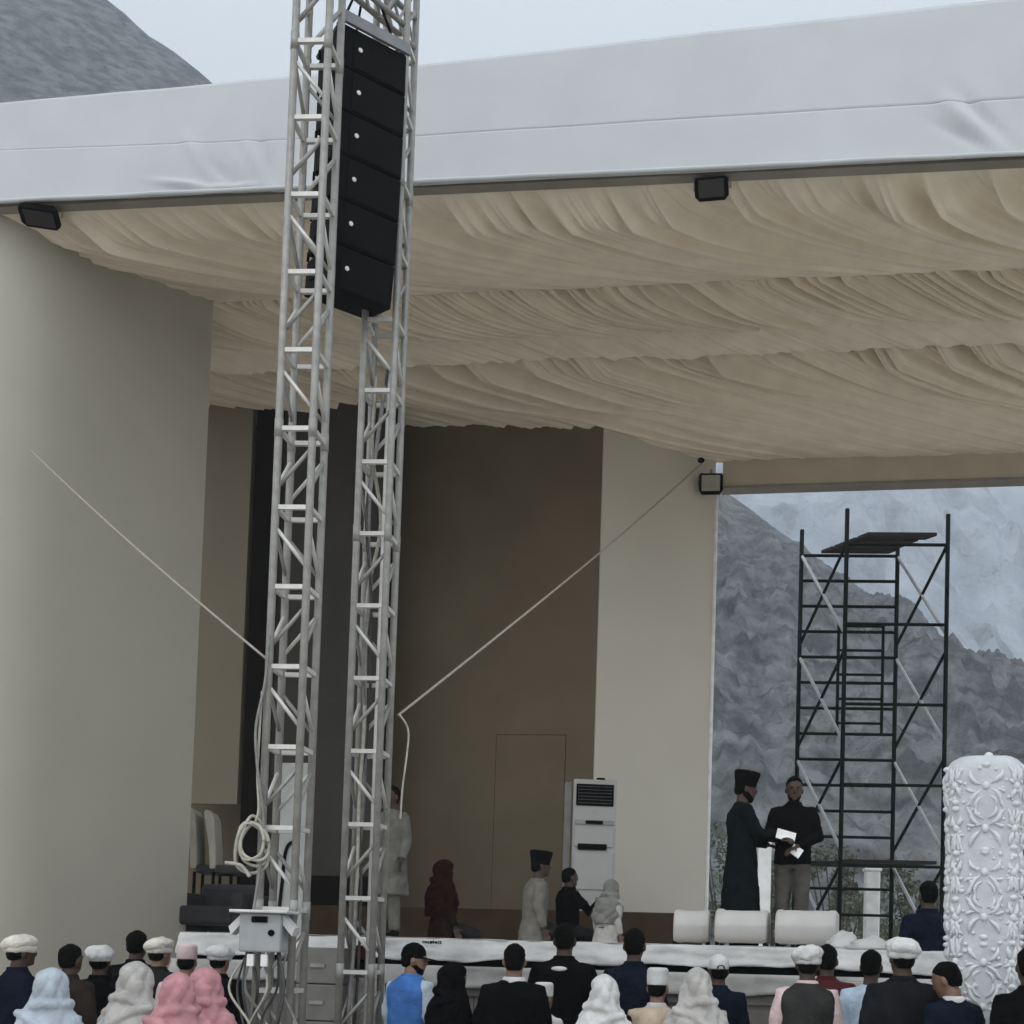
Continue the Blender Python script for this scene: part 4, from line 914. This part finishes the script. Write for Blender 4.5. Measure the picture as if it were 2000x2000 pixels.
def plank(z, f0, f1, k, n):
    e_ = (pB - pA); q = [pA.lerp(pC, f0) + e_ * (k / n + .01), pA.lerp(pC, f1) + e_ * (k / n + .01), pA.lerp(pC, f1) + e_ * ((k + 1) / n - .01), pA.lerp(pC, f0) + e_ * ((k + 1) / n - .01)]
    q = [v + Vector((0, 0, z + .012 * (k % 2))) for v in q]; q += [v + Vector((0, 0, .06)) for v in q]
    MB().add(q, [(0,3,2,1),(4,5,6,7),(0,1,5,4),(1,2,6,5),(2,3,7,6),(3,0,4,7)]).build('plank', mat('plank_dark', (.02, .02, .018), .9), sca)
for k in range(4): plank(zt1 + .04, .20 + .02 * (k % 2), .90 - .03 * (k % 3), k, 4)
zlow = P(1650, 1690, 21.5).z
for k in range(4): plank(zlow, .10, .95, k, 4)
wpp = P(1702, 1790, 24.0)
o = thing('marker_post', 'pale painted post standing behind the foot of the scaffold', 'post', Vector((wpp.x, wpp.y, 0)))
hp_ = P(1702, 1702, 24.0).z
bevel(MB().box((0, 0, hp_ / 2), (.30, .25, hp_)).build('shaft', MATS['white_paint'], o, local=True), .03); bevel(MB().box((0, 0, hp_ + .03), (.36, .3, .06)).build('cap', MATS['white_paint'], o, local=True), .02)
# ------------------------------------------------------------------ carved white pillar
DP = 8.2
pp = P(1922, 1700, DP); pth = P(1922, 1482, DP).z
pil = thing('carved_pillar', 'tall white carved ornamental pillar with a rounded top at the right', 'pillar', Vector((pp.x, pp.y, 0)), R(-14))
M_pl = mat('pillar_white', (.64, .66, .68), .5, 0, .04, 5, .1, 30, .4); M_pl_shade = mat('pillar_shade_grey', (.52, .545, .565), .6, 0, .08, 9, .3, 25, .3)  # greyer copy for the shaft carries the shade between carvings in its colour
pw_, pdp = .262, .21
def pk(z):
    k = 1 + .05 * math.sin(z * 2.3 + .4) + .02 * math.sin(z * 7.1)
    d = pth - z
    if d < .16: k *= math.sqrt(max(.02, 1 - ((.16 - d) / .165) ** 2)) * .5 + .5
    return k
def psurf(a, z, d=0):                      # rounded-square section
    c, s_ = math.cos(a), math.sin(a); k = pk(z)
    return Vector(((pw_ * k + d) * math.copysign(abs(c) ** .55, c), (pdp * k + d) * math.copysign(abs(s_) ** .55, s_), z))
sh_ = MB(); sh_.loft([[psurf(2 * PI * j / 64, z, .010 * fb((math.cos(2 * PI * j / 64) * 3, math.sin(2 * PI * j / 64) * 3, z * 5), 3)) for j in range(64)] for z in [pth * i / 110 for i in range(111)]])
sh_.build('shaft', M_pl_shade, pil, local=True, smooth=True)
bevel(MB().box((0, 0, .06), (.66, .58, .12)).build('plinth', M_pl, pil, local=True), .02)
MB().ell((0.02, -.02, pth + .01), (.034, .034, .034)).build('finial', M_pl, pil, local=True, smooth=True)
rv = random.Random(21)
for tier in range(int(pth / .3)):
    zc = pth - .22 - tier * .30
    if zc < .25: break
    for face in range(5):
        a0 = -PI / 2 + (face - 2) * .62; cv = MB(); sgn = rv.choice((-1, 1)); sk = rv.uniform(.85, 1.15)
        def Q(x, z, d=0): return psurf(a0 + x * .30, zc + sgn * z * sk + .01 * math.sin(x * 5 + tier), .001 + d)
        def leaf(x0, z0, x1, z1, wd):
            cv.tube([Q(x0 + (x1 - x0) * f + .16 * math.sin(f * PI) * (1 if x1 > x0 else -1), z0 + (z1 - z0) * f, .004 * math.sin(f * PI)) for f in (0, .2, .4, .6, .8, 1)], [.004, wd * .8, wd, wd * .85, wd * .5, .003], 6)
        for sx in (-1, 1):
            leaf(sx * .05, .02, sx * .55, .13, .017); leaf(sx * .08, -.01, sx * .6, -.10, .018); leaf(sx * .2, .03, sx * .9, .03, .013); leaf(sx * .9, .14, sx * .55, .06, .012); leaf(sx * .02, .06, sx * .2, .15, .013)
            for _ in range(4): cv.ell(Q(sx * rv.uniform(.1, .95), rv.uniform(-.14, .14), 0), (rv.uniform(.008, .018),) * 3, n=7, m=5)
        cv.ell(Q(0, 0, .0), (.026, .022, .03), n=8, m=6); cv.ell(Q(0, -.13, .0), (.03, .02, .02), n=8, m=6)
        o = cv.build('carving', M_pl, pil, local=True, smooth=True)
# ------------------------------------------------------------------ shrubs behind the stage
M_leaf = [mat('leaf_grey_green', (.075, .095, .06), .8, 0, .35, 3), mat('leaf_dull', (.10, .11, .075), .8, 0, .35, 3)]
rs = random.Random(11)
labs = ['dull green shrub just right of the cream corner wall', 'grey green shrub behind the man in the tall hat', 'leafy shrub seen between the two men on the stage', 'green shrub behind the lower scaffold platform', 'dull shrub right of the scaffold foot', 'low shrub near the carved pillar', 'round green shrub behind the pale marker post']
for k, (px, py, D) in enumerate(((1425, 1640, 34), (1470, 1700, 30), (1520, 1690, 32), (1640, 1660, 30), (1790, 1690, 33), (1850, 1730, 29), (1700, 1720, 36))):
    p = P(px, py, D); hgt = p.z + .3; t = thing('shrub', labs[k], 'shrub', Vector((p.x, p.y, 0)), 0, 'shrubs behind the stage')
    sb = MB()
    for j in range(7):
        a = rs.uniform(0, 6.28); r = rs.uniform(.3, 1.1)
        sb.tube([(0, 0, 0), (r * .4 * math.cos(a), r * .4 * math.sin(a), hgt * .45), (r * math.cos(a), r * math.sin(a), hgt * .9)], [.05, .03, .012], 5)
    sb.build('stem', mat('bark', (.06, .05, .04), .9), t, local=True)
    lf = MB()
    cl = [(rs.gauss(0, .7), rs.gauss(0, .5), hgt * rs.uniform(.45, .95), rs.uniform(.25, .5)) for _ in range(16)]
    for j in range(1500):
        cx, cy, cz, cr_ = rs.choice(cl); v = Vector((rs.gauss(0, 1), rs.gauss(0, 1), rs.gauss(0, .8))).normalized() * cr_ * rs.uniform(.5, 1.1)
        c = Vector((cx, cy, cz)) + v; d = Vector((rs.uniform(-1, 1), rs.uniform(-1, 1), rs.uniform(-1, 1))).normalized(); e = d.cross(Vector((rs.uniform(-1, 1), rs.uniform(-1, 1), .3))).normalized(); z = rs.uniform(.05, .10)
        lf.add([c - d * z, c + e * z * .45, c + d * z, c - e * z * .45], [(0, 1, 2, 3)])
    lf.build('foliage', M_leaf[k % 2], t, local=True)
# ------------------------------------------------------------------ haze
hz = MB().box((300, 750, 559), (3600, 2000, 1120)).build('haze', None)
hz.data.materials.clear()
hm = bpy.data.materials.new('haze_air'); hm.use_nodes = True; ht = hm.node_tree; ht.nodes.clear()
hv = ht.nodes.new('ShaderNodeVolumePrincipled'); hv.inputs['Color'].default_value = (0.86, 0.93, 1.0, 1)
hv.inputs['Density'].default_value = 0.0010; hv.inputs['Anisotropy'].default_value = 0.2
ho = ht.nodes.new('ShaderNodeOutputMaterial'); ht.links.new(hv.outputs[0], ho.inputs['Volume'])
hz.data.materials.append(hm); hz['kind'] = 'stuff'; hz.display_type = 'WIRE'
